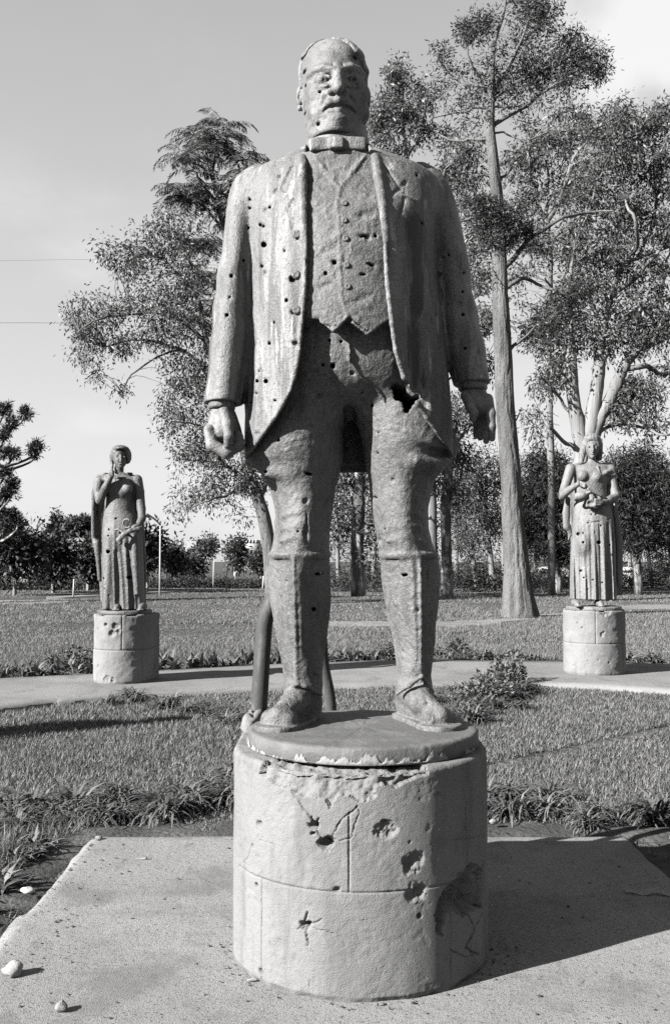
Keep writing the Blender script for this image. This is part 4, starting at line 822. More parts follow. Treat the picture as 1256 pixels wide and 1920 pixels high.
# ------------------------------------------------------------------ hedges, lamps, building, vehicles far off
def hedge(label, x0, x1, py0, py1, d, n, mat):
    a, c = P(x0, 1050, d), P(x1, 1050, d); o = np.array(((a[0] + c[0]) / 2, d, 0)); t = thing('hedge', label, 'hedge', o)
    z1 = P(0, py0, d)[2]; C = np.stack((RNG.uniform(a[0], c[0], n), d + RNG.normal(0, .4, n), RNG.uniform(.05, 1, n) * z1), -1); C[:, 2] *= .75 + .25 * fbm(C[:, 0] * .6, 0 * C[:, 0], 0 * C[:, 0], 44, 3); per = 40
    cc = np.repeat(C, per, 0); q = RNG.normal(0, .22, (len(cc), 3)); m = MB(); m.leaves(cc + q, unit(q + RNG.normal(0, .5, q.shape) + (0, 0, .2)), RNG.uniform(.1, .2, len(cc)), .032); m.build('foliage', mat, t, False, o)
    m = MB()
    for x in np.linspace(a[0], c[0], 14)[1:-1]: m.tube([(x, d, -.05), (x + .1, d, z1 * .6)], .03, 4)
    m.build('stem', M['bark_dark'], t, False, o)
hedge('low clipped dark hedge along the far side of the field on the left', 285, 520, 1093, 1104, 58, 190, M['leaf_dark'])
hedge('dark hedge below the row of trees at the far left', -30, 200, 1098, 1116, 55, 160, M['leaf_dark'])
def lamp_post(label, px, py0, py1, d, arm=None, r=.07, double=False, heads=True):
    b0 = P(px, py0, d); b0[2] = -.03; t = thing('lamp_post' if heads else 'post', label, 'lamp post' if heads else 'post', b0); m = MB(); top = P(px + 1, py1, d); m.tube([b0, (b0 + top) / 2, top], [r * .6, r * .5, r * .4], 8); m.build('pole', M['white'], t, True, b0)
    if arm:
        for (ax, ay) in arm:
            e = P(ax, ay, d - .4); m = MB(); m.tube(smooth_path([top, top * .55 + e * .45 + (0, 0, .04), e], 8), .05, 6); m.build('arm', M['white'], t, True, b0)
            u = unit(e - top); m = MB(); m.tube([e - u * .05, e + u * .22 + (0, 0, -.10), e + u * .40 + (0, 0, -.26), e + u * .44 + (0, 0, -.40)], [.05, .12, .12, .05], 8); m.build('lamp_head', M['wall'], t, True, b0)
    elif heads:
        m = MB(); m.tube([top, top + (0, 0, .25)], [r * 1.6, r * .8], 8); m.build('cap', M['white'], t, True, b0)
lamp_post('bent-armed pale street lamp right of the statue holding a ring', 300, 1113, 984, 46, [(281, 967)])
lamp_post('thin pale post standing left of the upright tree', 400, 1106, 1046, 54, None, .05, heads=False)
lamp_post('white post by the hedge, second right of the bent-armed lamp', 425, 1107, 1058, 52, None, .08, heads=False)
lamp_post('short white post below the dark trees left of the ring statue', 138, 1118, 1086, 44, None, .06, heads=False)
lamp_post('small white post by the left boot near the hedge', 493, 1104, 1080, 56, None, .08, heads=False)
lamp_post('white twin-armed lamp beside the right knee of the man statue', 817, 1090, 992, 50, [(808, 972), (829, 976)], .09)
lamp_post('thin pale pole just right of the tall straight trunk', 988, 1092, 965, 55, None, .045, heads=False)
# tower block far off, its storeys and parapet showing between two trees
d = 170; a, c = P(454, 1050, d)[0], P(484, 1050, d)[0]; z1 = P(0, 1018, d)[2]; o = np.array(((a + c) / 2, d, 0)); t = thing('building', 'distant grey tower with a stepped roof between two trees on the left', 'building', o)
m = MB(); m.box((a, d, -.2), (c, d + 8, z1)); m.build('wall', M['wall'], t, False, o)
for i in range(5):
    x = a + (c - a) * (.02 + .2 * i); m = MB(); m.box((x, d - .1, z1 - .002), (x + (c - a) * .12, d + 8.1, z1 + .55)); m.build('merlon', M['wall'], t, False, o)
for j in range(4):
    for i in range(3):
        x = a + (c - a) * (.14 + .27 * i); z = z1 - 1.6 - j * 1.5; m = MB(); m.box((x, d - .06, z - .5), (x + .5, d + .05, z + .3)); m.build('window', M['dark'], t, False, o)
# low pale house in the trees at the far left
d = 66; a, c = P(38, 1050, d)[0], P(74, 1050, d)[0]; o = np.array(((a + c) / 2, d, 0)); t = thing('house', 'low grey house half hidden under the dark trees at the far left', 'house', o)
m = MB(); m.box((a, d, -.05), (c, d + 4, 2.3)); m.build('wall', M['wall'], t, False, o)
m = MB(); m.add([(a - .2, d - .25, 2.3), (c + .2, d - .25, 2.3), (c + .2, d + 4.2, 2.3), (a - .2, d + 4.2, 2.3), (a - .2, d + 2, 3.1), (c + .2, d + 2, 3.1)], [(0, 1, 5, 4), (2, 3, 4, 5), (3, 2, 1, 0)], [(0, 4, 3), (1, 2, 5)]); m.build('roof', M['bark_dark'], t, False, o)
for fx_ in (.25, .65): m = MB(); m.box((a + (c - a) * fx_ - .2, d - .05, .9), (a + (c - a) * fx_ + .2, d + .06, 1.7)); m.build('window', M['dark'], t, False, o)
# small white kiosk behind the jug statue's right, and two parked cars half lost in the scrub
d = 62; a, c = P(1166, 1050, d)[0], P(1190, 1050, d)[0]; o = np.array(((a + c) / 2, d, 0)); t = thing('kiosk', 'small white open kiosk under the trees right of the jug statue', 'kiosk', o)
m = MB(); m.box((a - .1, d - .2, P(0, 1068, d)[2] - .1), (c + .1, d + 1.2, P(0, 1065, d)[2] + .05)); m.build('roof', M['white'], t, False, o)
for x in (a, c - .07):
    m = MB(); m.box((x, d - .1, -.05), (x + .07, d, P(0, 1068, d)[2] - .102)); m.build('post', M['white'], t, False, o)
m = MB(); m.box((a + .08, d - .1, -.05), (c - .08, d + 1, .8)); m.build('counter', M['wall'], t, False, o)
def far_car(label, px, d, ln, rz):
    c = P(px, 1050, d); c = np.array((c[0], d, -.04)); t = thing('parked_car', label, 'car', c); n = 14
    prof = [(-.5, .32), (-.5, .58), (-.44, .72), (-.28, .78), (-.16, 1.15), (-.05, 1.24), (.16, 1.24), (.28, 1.10), (.38, .80), (.49, .74), (.5, .55), (.5, .32)]
    def world(x, y, z): return (c[0] + x * ln * math.cos(rz) - y * math.sin(rz), c[1] + x * ln * math.sin(rz) + y * math.cos(rz), c[2] + z)
    V = [world(x, s_ * (.78 if z < .85 else .62), z) for s_ in (-1, 1) for x, z in prof]; k = len(prof)
    m = MB(); m.add(V, [(i, (i + 1) % k, k + (i + 1) % k, k + i) for i in range(k)], [(0, i + 1, i) for i in range(1, k - 1)] + [(k, k + i, k + i + 1) for i in range(1, k - 1)]); m.build('body', M['white'], t, False, c)
    for s_ in (-1, 1):
        m = MB(); V = [world(x, s_ * .70, z) for x, z in ((-.24, .82), (-.14, 1.12), (.15, 1.12), (.25, .86))]; m.add(V, [(0, 1, 2, 3), (3, 2, 1, 0)]); m.build('side_window', M['dark'], t, False, c)
        for x in (-.31, .31): m = MB(); m.tube([world(x, s_ * .62, .30), world(x, s_ * .80, .30)], .30, 14); m.build('wheel', M['dark'], t, False, c)
far_car('white parked car half hidden in scrub left of the jug statue', 1022, 60, 3.9, .2)
far_car('white parked car in the scrub just right of the tall straight trunk', 1004, 68, 3.9, -.1)
# overhead cables at the left
for i, (a, c, lab) in enumerate((((-260, 592), (130, 606), 'faint cable crossing the sky at the left, lower of the two'), ((-260, 480), (185, 487), 'faint cable crossing the sky at the left, upper of the two'))):
    q = smooth_path([P(*a, 41), P((a[0] + c[0]) / 2, (a[1] + c[1]) / 2 + 5, 40), P(*c, 39), P(c[0] + 260, c[1] + 12, 38)], 30); m = MB(); m.tube(q, .010 if i == 0 else .006, 5); tag(m.build('overhead_cable', M['wire'], None, True, q[0]), lab, 'cable', 'overhead cables')
# ------------------------------------------------------------------ the large statue of a standing man
Y0 = 4.38
DX, DY, DR, DZ = .118, 4.225, .478, .90              # cast base disc
def S(py, l, r, dy=0.0, b=.15, p=2.0): return section(py, l, r, Y0 + dy, b, p)
man = thing('statue', 'large bullet-pocked statue of a stout man in an open jacket and riding boots', 'statue', (DX, DY, PLH))
ORG = np.array((DX, DY, PLH))

def xedge(pts, y):
    """edge curve measured in the photograph -> x as a function of height, at depth y"""
    q = np.array([P(px, py, y) for py, px in pts]); o = np.argsort(q[:, 2]); return q[o, 2], q[o, 0]
LE = xedge([(230, 572), (268, 570), (300, 570), (400, 574), (453, 576), (540, 574), (587, 571), (658, 564), (700, 556), (729, 546), (760, 529), (790, 506), (815, 485), (832, 469), (852, 440), (900, 330)], 4.05)
RE = xedge([(230, 692), (275, 699), (364, 710), (453, 719), (542, 723), (653, 737), (716, 757), (750, 778), (785, 806), (810, 828), (838, 856), (852, 872), (900, 960)], 4.05)

def S2(py, l, r, dy, b, p=2.0):      # shoulder levels: the outline seen from below is the front slope, not the middle
    q = section(py, l, r, Y0 + dy, b, p); return (P(0, py, Y0 + dy - .62 * b)[2],) + q[1:]
JACKET = [S2(260, 574, 692, .06, .165), S2(272, 556, 712, .05, .19), S2(286, 520, 752, .04, .215), S2(299, 484, 796, .03, .24), S2(312, 464, 816, .025, .262), S2(334, 455, 826, .02, .282), S2(372, 455, 828, .01, .31),
          S(430, 460, 820, 0, .345, 1.95), S(520, 466, 818, -.005, .37, 1.92), S(600, 467, 828, -.01, .38, 1.92), S(680, 464, 838, 0, .38, 1.95), S(750, 462, 845, .01, .37, 2.0), S(820, 460, 850, .01, .35, 2.1), S(874, 462, 850, .01, .34, 2.15)]
SLEEVE_A = [S2(310, 470, 505, .05, .05), S2(322, 448, 508, .05, .10), S2(342, 436, 508, .05, .135), S2(375, 428, 504, .04, .16), S(430, 422, 490, .03, .17), S(500, 412, 480, .01, .168), S(600, 400, 473, -.03, .158), S(680, 391, 466, -.07, .145), S(735, 385, 457, -.095, .132), S(757, 384, 452, -.105, .128)]
SLEEVE_B = [S2(306, 768, 802, .08, .05), S2(318, 768, 824, .09, .09), S2(338, 768, 840, .10, .125), S2(372, 776, 853, .10, .15), S(430, 793, 864, .10, .16), S(530, 807, 883, .09, .16), S(630, 825, 901, .06, .15), S(690, 840, 913, .03, .14), S(721, 850, 918, .01, .13)]

HOLES_J = [(496, 460, 8), (467, 376, 5), (467, 392, 4.5), (467, 429, 4.5), (506, 390, 4.5), (496, 394, 4), (490, 423, 5), (495, 426, 4.5), (455, 490, 5), (436, 519, 5.5), (431, 559, 4.5), (427, 592, 6), (487, 500, 4), (492, 501, 4), (496, 513, 3.5),
           (534, 471, 4.5), (548, 524, 8), (537, 564, 4), (551, 585, 3.5), (515, 606, 4), (504, 645, 4.5), (554, 644, 4), (484, 716, 5), (500, 716, 7), (487, 698, 3.5), (483, 739, 4), (518, 752, 4), (469, 756, 4), (482, 813, 4), (525, 330, 4), (516, 357, 4),
           (827, 486, 4.5), (843, 480, 4.5), (822, 515, 4), (866, 514, 4.5), (868, 549, 5), (866, 592, 6), (872, 655, 5), (861, 570, 4), (780, 330, 4.5), (790, 420, 4), (810, 600, 4)]
HOLES_B = [(627, 493, 5), (611, 513, 4.5), (704, 443, 5), (680, 457, 5, 3), (694, 510, 6, 2.3), (680, 530, 6, 2.3), (690, 445, 4), (617, 639, 5), (639, 641, 4.5), (604, 685, 4.5), (623, 687, 7), (678, 738, 4.5), (699, 762, 5.5), (711, 812, 4), (707, 851, 4), (590, 652, 3.5), (660, 700, 3.5), (600, 742, 4)]
HOLES_L = [(590, 1144, 8.5), (597, 1078, 8, 3), (706, 937, 8), (722, 994, 4.5), (755, 1223, 5.5), (764, 1080, 5, 3), (577, 886, 6, 2.5), (497, 886, 5), (523, 827, 4.5), (559, 998, 4), (590, 1267, 4.5), (711, 1013, 4), (800, 1080, 4), (735, 900, 3.5), (540, 1090, 3.5), (573, 940, 3.5), (790, 960, 3.5)]
def hole_y(fld, px, py):       # first surface met along the line of sight
    for y in np.arange(Y0 - .45, Y0 + .1, .006):
        i = np.round((P(px, py, y) - fld.lo) / fld.v).astype(int)
        if np.all(i >= 0) and np.all(i < fld.n) and fld.f[tuple(i)] < 0: return y
    return Y0
def hole(fld, h, deep=.30):
    px, py, r = h[:3]; ry = h[3] if len(h) > 3 else r
    k = Y0 / F
    a = P(px, py, Y0 - .45); b = P(px + random.uniform(-3, 3), py - 2, Y0 - .33 + deep)
    if ry == r and r < 4.3 and random.random() < .45: fld.cut(ell(a * .0 + P(px, py, hole_y(fld, px, py)), (r * k * 1.5, .012, r * k * random.uniform(.8, 1.6)), random.uniform(-.6, .6)), .006)
    elif ry == r: fld.cut(cap(a, b, r * k * random.uniform(.5, .95), r * k * .5), .004)
    else:
        c = (a + b) / 2; fld.cut(ell(c, (r * k * 1.3, .35, ry * k), random.uniform(-.3, .4)), .003)
def tear(fld):
    k = Y0 / F
    for px, py, r, rz in ((742, 722, 9, .6), (751, 730, 14, .4), (760, 742, 15, -.5), (766, 758, 10, .3), (771, 747, 12, -.2), (781, 744, 8, .3), (763, 768, 6, .0), (747, 742, 8, .2)):
        a = P(px, py, Y0 - .24); fld.cut(ell(a, (r * k * .88, .30, r * k * .72), rz), .004)

# ---- jacket with both sleeves
v = .0062
lo = (P(380, 300, Y0)[0] - .02, Y0 - .40, P(628, 880, Y0)[2] - .02); hi = (P(922, 300, Y0)[0] + .02, Y0 + .40, P(628, 250, Y0)[2] + .02)
J = Field(lo, hi, v)
def folds(x, y, Z):           # long soft vertical folds hanging in the skirts of the jacket
    t = np.clip((P(0, 380, Y0)[2] - Z) / .8, 0, 1)
    return (.007 * t * np.sin(x * 31 + 1.3 * np.sin(Z * 2.2) + .6) + .004 * t * np.sin(x * 67 + Z * 3)).astype(f32)
J.add(loft(JACKET, ripple=folds))
def sleeve_folds(x, y, Z): return (.0035 * np.sin(Z * 26 + x * 30 + 2 * np.sin(Z * 7)) + .003 * np.sin(Z * 11 - y * 18 + x * 14)).astype(f32)
J.add(loft(SLEEVE_A, ripple=sleeve_folds), .035); J.add(loft(SLEEVE_B, ripple=sleeve_folds), .035)
# seam where the sleeve is set in
for pts in ([(497, 306), (478, 330), (472, 370), (470, 430), (470, 500)], [(783, 304), (800, 330), (806, 370), (810, 430), (816, 500)]):
    q = [P(px, py, Y0 - .22 + .06 * (i == 0)) for i, (px, py) in enumerate(pts)]
    J.cut(chain(q, [.006, .009, .009, .009, .008]), .01)
# gap between sleeve and skirt
for pts in ([(467, 560), (467, 640), (462, 700), (455, 760)], [(823, 590), (836, 680), (848, 745)]):
    J.cut(chain([P(px, py, Y0 - .20) for px, py in pts], [.010, .02, .028, .032][:len(pts)], sy=6), .02)
# hollow skirts
hol = [(z, cx, cy, a - .028, b - .03, p) for z, cx, cy, a, b, p in JACKET]
zt = P(0, 560, Y0)[2]
def hollow(X, Y, Z):
    d = loft(hol, rnd=0)[2](X, Y, Z); e = np.minimum(d, 9); return np.maximum(np.where(Z < P(0, 870, Y0)[2] + .03, loft([(z - .3 if i == 0 else z,) + tuple(r) for i, (z, *r) in enumerate(sorted(hol))], rnd=0)[2](X, Y, Z), e), Z - zt)
J.cut((lo, hi, hollow))
# open front
def front(X, Y, Z):
    zz = Z.ravel(); xl = np.interp(zz, *LE).astype(f32)[None, None]; xr = np.interp(zz, *RE).astype(f32)[None, None]
    return np.maximum(np.maximum(xl - X, X - xr) * .8, Y - (Y0 + .02) + 0 * X)
J.cut((lo, hi, front), .006)
# rolled lapels and the welted edge
def edge_pts(rows, off, dy):
    o = []
    for py in rows:
        z = P(0, py, 4.10)[2]; A_ = sorted(JACKET); zs = [a[0] for a in A_]
        cxx, cyy, aa, bb, pp = (float(interp(np.array([z]), zs, [a[k] for a in A_])[0]) for k in (1, 2, 3, 4, 5))
        x = np.interp(z, *(LE if off < 0 else RE)) + off
        u = min(abs((x - cxx) / aa), .97); o.append(np.array((x, cyy - bb * (1 - u ** pp) ** (1 / pp) + dy, z)))
    return o
J.add(chain(edge_pts(range(282, 480, 22), -.014, .004), [.019, .021, .021, .02, .018, .016, .014, .012, .010]), .014)
J.add(chain(edge_pts(range(282, 480, 22), .014, .004), [.019, .021, .022, .021, .02, .018, .015, .013, .011]), .014)
J.add(chain(edge_pts(range(470, 840, 24), -.007, -.001), .0085), .008)
J.add(chain(edge_pts(range(470, 820, 24), .007, -.001), .0095), .008)
# lapel outer edges (a step lying on the chest)
for pts in ([(548, 300), (528, 345), (552, 372), (540, 395), (556, 452), (574, 500)], [(720, 300), (752, 348), (732, 366), (762, 330), (758, 372), (740, 430), (724, 500)]):
    J.cut(chain([edge_pts([py], (-1 if px < 640 else 1) * (abs(P(px, py, 4.12)[0] - np.interp(P(0, py, 4.10)[2], *(LE if px < 640 else RE)))), 0)[0] for px, py in pts], .0055), .005)
# breast pocket welt
J.add(chain([edge_pts([362], .10, .0)[0], edge_pts([366], .17, .0)[0]], .006), .006)
# cuffs
J.cut(loft([S(700, 0, 0, 0, 0) if False else (P(0, 700, Y0)[2],) + SLEEVE_A[-1][1:3] + (.048, .095), (P(0, 770, Y0)[2],) + SLEEVE_A[-1][1:3] + (.058, .105)], rnd=0))
J.cut(loft([(P(0, 665, Y0)[2],) + SLEEVE_B[-1][1:3] + (.048, .095), (P(0, 735, Y0)[2],) + SLEEVE_B[-1][1:3] + (.056, .105)], rnd=0))
for h in HOLES_J: hole(J, h)
for h in HOLES_B[:0]: pass
tear(J)
J.warp(lambda X, Y, Z: .0013 * vnoise(X * 26, Y * 26, Z * 10, 3) + .0005 * vnoise(X * 60, Y * 60, Z * 60, 5))
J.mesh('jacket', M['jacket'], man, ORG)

# ---- waistcoat, trousers, boots: one continuous figure
lo = (P(455, 600, Y0)[0] - .02, Y0 - .46, DZ - .03); hi = (P(865, 600, Y0)[0] + .02, Y0 + .36, P(628, 262, Y0)[2])
B = Field(lo, hi, .0066)
VEST = [(z, cx, cy - .004, a - .03, b - .026, p) for z, cx, cy, a, b, p in JACKET[5:]] + [S(264, 578, 690, .0, .155), S(285, 552, 716, .0, .195), S(306, 520, 756, .0, .225)]
zv = P(0, 640, Y0)[2]
vbz = np.array([(P(px, py, 4.06)[0], P(px, py, 4.06)[2]) for px, py in ((520, 592), (598, 601), (625, 618), (652, 597), (664, 605), (688, 623), (726, 601), (800, 598))])
LEGA = [S(700, 535, 655, .02, .20), S(760, 498, 652, .02, .225), S(810, 474, 645, .02, .235), S(850, 469, 642, .02, .225), S(872, 473, 639, .02, .21), S(886, 487, 636, .02, .20, 1.85), S(905, 501, 631, .02, .182, 1.75), S(950, 514, 624, .015, .168, 1.65), S(1000, 514, 619, .01, .16, 1.6), S(1030, 509, 618, .01, .155, 1.6),
        S(1044, 505, 618, .01, .148, 1.5), S(1090, 503, 620, .015, .15, 1.22), S(1125, 506, 621, .02, .15, 1.22), S(1160, 512, 618, .025, .142, 1.22), S(1210, 521, 611, .03, .122, 1.22), S(1250, 529, 606, .035, .11, 1.7), S(1285, 533, 603, .04, .105, 1.8), S(1325, 534, 602, .05, .11), S(1345, 534, 602, .05, .11)]
LEGB = [S(700, 655, 780, .02, .20), S(760, 664, 825, .02, .225), S(810, 674, 845, .02, .235), S(845, 681, 851, .02, .225), S(862, 684, 846, .02, .21), S(880, 687, 832, .02, .20, 1.85), S(905, 692, 812, .02, .182, 1.75), S(955, 697, 803, .015, .168, 1.65), S(1000, 705, 806, .01, .16, 1.6), S(1030, 711, 814, .01, .155, 1.6),
        S(1044, 713, 821, .01, .148, 1.5), S(1080, 714, 825, .015, .15, 1.22), S(1125, 720, 823, .02, .15, 1.22), S(1160, 727, 819, .025, .142, 1.22), S(1210, 738, 815, .03, .122, 1.22), S(1255, 744, 809, .035, .11, 1.7), S(1290, 747, 805, .04, .105, 1.8), S(1325, 748, 802, .06, .11), S(1340, 748, 802, .06, .11)]
def wrinkle(x, y, Z): return (.0015 * np.sin(Z * 40 + x * 25 + 2.5 * np.sin(x * 22 + Z * 9)) * np.clip((Z - 1.62) * 4, 0, 1) + .0025 * np.sin(Z * 17 - x * 20)* np.clip((Z - 1.62) * 4, 0, 1)).astype(f32)
B.add(loft(LEGA, ripple=wrinkle)); B.add(loft(LEGB, ripple=wrinkle), .03)
HIP = [(P(0, py, Y0)[2],) + S(py, l, r, 0)[1:3] + (S(py, l, r)[3], b, 2.2) for py, l, r, b in ((560, 500, 798, .29), (640, 500, 800, .295), (690, 505, 800, .285), (722, 520, 790, .26), (748, 550, 760, .21), (775, 600, 710, .11))]
B.add(loft(HIP, rnd=.03), .08)
# hanging folds where the breeches fall over the boot tops and at the outer thigh
B.add(chain([P(478, 856, Y0 - .02), P(500, 884, Y0 - .11), P(540, 892, Y0 - .14)], [.03, .022, .012]), .05)
B.add(chain([P(842, 836, Y0 - .02), P(815, 872, Y0 - .12), P(780, 862, Y0 - .18)], [.035, .026, .012]), .05)
B.add(chain([P(838, 812, Y0 - .06), P(800, 828, Y0 - .17), P(770, 816, Y0 - .2)], [.03, .022, .010]), .04)
B.cut(chain([P(840, 850, Y0 - .08), P(800, 846, Y0 - .20), P(775, 838, Y0 - .225)], [.018, .014, .006]), .03)
B.cut(chain([P(500, 868, Y0 - .16), P(545, 872, Y0 - .205)], [.012, .004]), .03)
for px, sgn in ((560, 1), (760, 1)):
    for dz_, l in ((960, 30), (985, 34), (1008, 40)):
        B.add(chain([P(px - l, dz_ + 8, Y0 - .10), P(px, dz_ - 2, Y0 - .135), P(px + l * .8, dz_ + 6, Y0 - .11)], [.002, .005, .002]), .03)
# boot tops: a band, and the straight seam down the shin
for l, cxp in ((LEGA, 553), (LEGB, 782)):
    zc_ = P(0, 1040, Y0)[2]; s_ = sorted(l); zs = [a[0] for a in s_]
    a_, b_, cx_, cy_ = (float(interp(np.array([zc_]), zs, [q[k] for q in s_])[0]) for k in (3, 4, 1, 2))
    B.add(loft([(zc_ - .02, cx_, cy_, a_ - .004, b_ - .004), (zc_, cx_, cy_, a_ + .006, b_ + .006), (zc_ + .012, cx_, cy_, a_ + .002, b_ + .002)], rnd=.004), .006)
    pts = [P(cxp + (py - 1045) * .022, py, cy_ - .0) for py in range(1048, 1275, 20)]
    q = []
    for p_ in pts:
        bz = float(interp(np.array([p_[2]]), zs, [q_[4] for q_ in s_])[0]); cz = float(interp(np.array([p_[2]]), zs, [q_[2] for q_ in s_])[0]); az = float(interp(np.array([p_[2]]), zs, [q_[3] for q_ in s_])[0]); xz = float(interp(np.array([p_[2]]), zs, [q_[1] for q_ in s_])[0])
        u = min(abs(p_[0] - xz) / az, .9); q.append(np.array((p_[0], cz - bz * (1 - u ** 1.7) ** (1 / 1.7) - .003, p_[2])))
    B.add(chain(q, .0065), .016)
# strap below the shin and laces
for pts in ([(538, 1296), (556, 1281), (572, 1286), (602, 1303)], [(744, 1301), (768, 1285), (790, 1268), (808, 1296)]):
    B.add(chain([P(px, py, Y0 - (.075, .115, .11, .05)[i]) for i, (px, py) in enumerate(pts)], .009), .008)
# shoes: instep, toe cap, sole
def shoe(ank, mid, toe, half, heel):
    B.add(chain([heel + (0, 0, .075), ank, mid, toe + (0, 0, .055)], [.066, .080, .054, .036]), .02)
    B.add(chain([heel + (0, 0, .06), (heel + toe) / 2 + (0, 0, .055)], [.074, .066]), .02)
    u = unit(toe - heel); sv = np.array((-u[1], u[0], 0)); t_ = toe - u * .015
    B.add(chain([t_ - sv * .036 + (0, 0, .032), t_ + sv * .036 + (0, 0, .032)], .044), .012); B.add(chain([(heel + toe) / 2 + (0, 0, .045), t_ + (0, 0, .036)], [.066, .050]), .015)
    B.add(chain([heel + (0, 0, .012), (heel + toe) / 2 + (0, .0, .012), toe + (0, 0, .012)], [.096, .094, .098], sy=1), .0) if False else None
shoe(P(568, 1292, 4.40), P(552, 1318, 4.28), np.array((P(520, 1350, 4.17)[0], 4.17, DZ)), .08, np.array((P(572, 1330, 4.47)[0], 4.47, DZ)))
shoe(P(776, 1292, 4.40), P(790, 1316, 4.28), np.array((P(824, 1345, 4.19)[0], 4.19, DZ)), .08, np.array((P(772, 1330, 4.47)[0], 4.47, DZ)))
for toe, heel in ((np.array((P(520, 1350, 4.17)[0], 4.17, DZ)), np.array((P(572, 1330, 4.47)[0], 4.47, DZ))), (np.array((P(824, 1345, 4.19)[0], 4.19, DZ)), np.array((P(772, 1330, 4.47)[0], 4.47, DZ)))):
    def sole(X, Y, Z, a=heel, b=toe):
        ab = b - a; t = np.clip(((X - a[0]) * ab[0] + (Y - a[1]) * ab[1]) / (ab[0] ** 2 + ab[1] ** 2), 0, 1)
        d = np.sqrt((X - a[0] - ab[0] * t) ** 2 + (Y - a[1] - ab[1] * t) ** 2) - (.088 + .006 * t); return np.maximum(d, np.abs(Z - DZ) - .020)
    B.add((np.minimum(heel, toe) - .1, np.maximum(heel, toe) + .1, sole), .006)
    # toe-cap seam
    u = unit(toe - heel); sidev = np.array((-u[1], u[0], 0)); c = toe - u * .035
    B.cut(chain([c + sidev * .088 + (0, 0, .03), c + sidev * .05 + (0, 0, .098), c - sidev * .05 + (0, 0, .098), c - sidev * .088 + (0, 0, .03)], .005), .004)
    for i in range(5):
        c = heel + (toe - heel) * (.30 + .10 * i) + (0, 0, .165 - .018 * i); B.add(chain([c + sidev * .035, c + (0, 0, .012), c - sidev * .035], .006), .006)
def ground_cut(X, Y, Z): return Z - (DZ - .012) + 0 * X + 0 * Y
B.cut((lo, hi, ground_cut))
# waistcoat
def vest(X, Y, Z):
    d = loft(VEST, rnd=0)[2](X, Y, Z)
    zb = np.interp(X.ravel(), vbz[:, 0], vbz[:, 1]).astype(f32)[:, None, None]
    return np.maximum(np.maximum(d, (zb - Z) * .8), Z - P(0, 283, 4.17)[2])
B.add((lo, hi, vest), .004)
fy = {}
def vest_front(px, py, dy=0.0):
    for _ in range(2):
        y = 4.12
        for _ in range(4):
            p = P(px, py, y); A_ = sorted(VEST); zs = [a[0] for a in A_]
            cxx, cyy, aa, bb, pp = (float(interp(np.array([p[2]]), zs, [a[k] for a in A_])[0]) for k in (1, 2, 3, 4, 5))
            u = min(abs((p[0] - cxx) / aa), .97); y = cyy - bb * (1 - u ** pp) ** (1 / pp)
    return P(px, py, y) + np.array((0, dy, 0))
B.add(chain([vest_front(px, py, .002) for px, py in ((592, 296), (614, 326), (637, 354))], .0055), .008)
B.add(chain([vest_front(px, py, .002) for px, py in ((684, 292), (662, 322), (637, 354), (632, 380), (636, 440), (637, 500), (640, 560), (652, 592))], [.0075, .0075, .007, .0065, .0065, .0065, .0065, .0065]), .006)
B.cut(chain([vest_front(px, py, -.004) for px, py in ((632, 290), (635, 320), (637, 345))], .005), .006)
for l, r in (((600, 601), (625, 620)), ((625, 621), (650, 596)), ((660, 604), (688, 626)), ((688, 627), (724, 600))):
    B.add(chain([vest_front(*l, .003), vest_front(*r, .003)], .006), .008)
# fly seam
B.add(chain([P(652, 612, Y0 - .292), P(655, 660, Y0 - .298), P(654, 705, Y0 - .282)], .006), .014)
B.cut(chain([P(658, 735, Y0 - .25), P(655, 760, Y0 - .2), P(655, 780, Y0)], [.01, .018, .03]), .02)
for px, py in ((610, 470), (600, 540), (690, 400), (680, 560)):
    B.cut(ell(vest_front(px, py, -.012), (.05, .014, .012), .4), .02)
for h in HOLES_B + HOLES_L: hole(B, h)
for h in HOLES_J[:0]: pass
tear(B)
# ragged split in the cast on the inner side of the right-hand boot
B.cut(chain([P(711, 1005, Y0 - .03), P(716, 1060, Y0 - .07), P(727, 1120, Y0 - .10), P(737, 1165, Y0 - .11)], [.008, .013, .011, .003]), .004)
B.cut(chain([P(576, 960, Y0 - .14), P(573, 1000, Y0 - .14), P(580, 1040, Y0 - .14)], [.003, .007, .004]), .003)
B.warp(lambda X, Y, Z: (.0016 * vnoise(X * 34, Y * 34, Z * 34, 8)) + .0009 * vnoise(X * 70, Y * 70, Z * 70, 9))
B.mesh('figure', M['trouser'], man, ORG)
# buttons
for i, (px, py) in enumerate(((646, 381), (646, 413), (648, 447), (650, 497), (652, 537))):
    f_ = Field(vest_front(px, py) - .02, vest_front(px, py) + .02, .0025); f_.add(ell(vest_front(px, py, .001), (.0145, .012, .0145))); f_.cut(ell(vest_front(px, py, -.010), (.008, .004, .008)), .003); f_.mesh('waistcoat_button', M['trouser'], man, ORG)
for px, py in ((557, 446), (556, 522), (557, 588)):
    x_ = P(px, py, 4.09)[0]; c = edge_pts([py], -(np.interp(P(0, py, 4.10)[2], *LE) - x_), -.001)[0]
    f_ = Field(c - .03, c + .03, .003); f_.add(ell(c, (.019, .011, .019))); f_.cut(ell(c - (0, .012, 0), (.012, .005, .012)), .003); f_.mesh('jacket_button', M['bronze'], man, ORG)

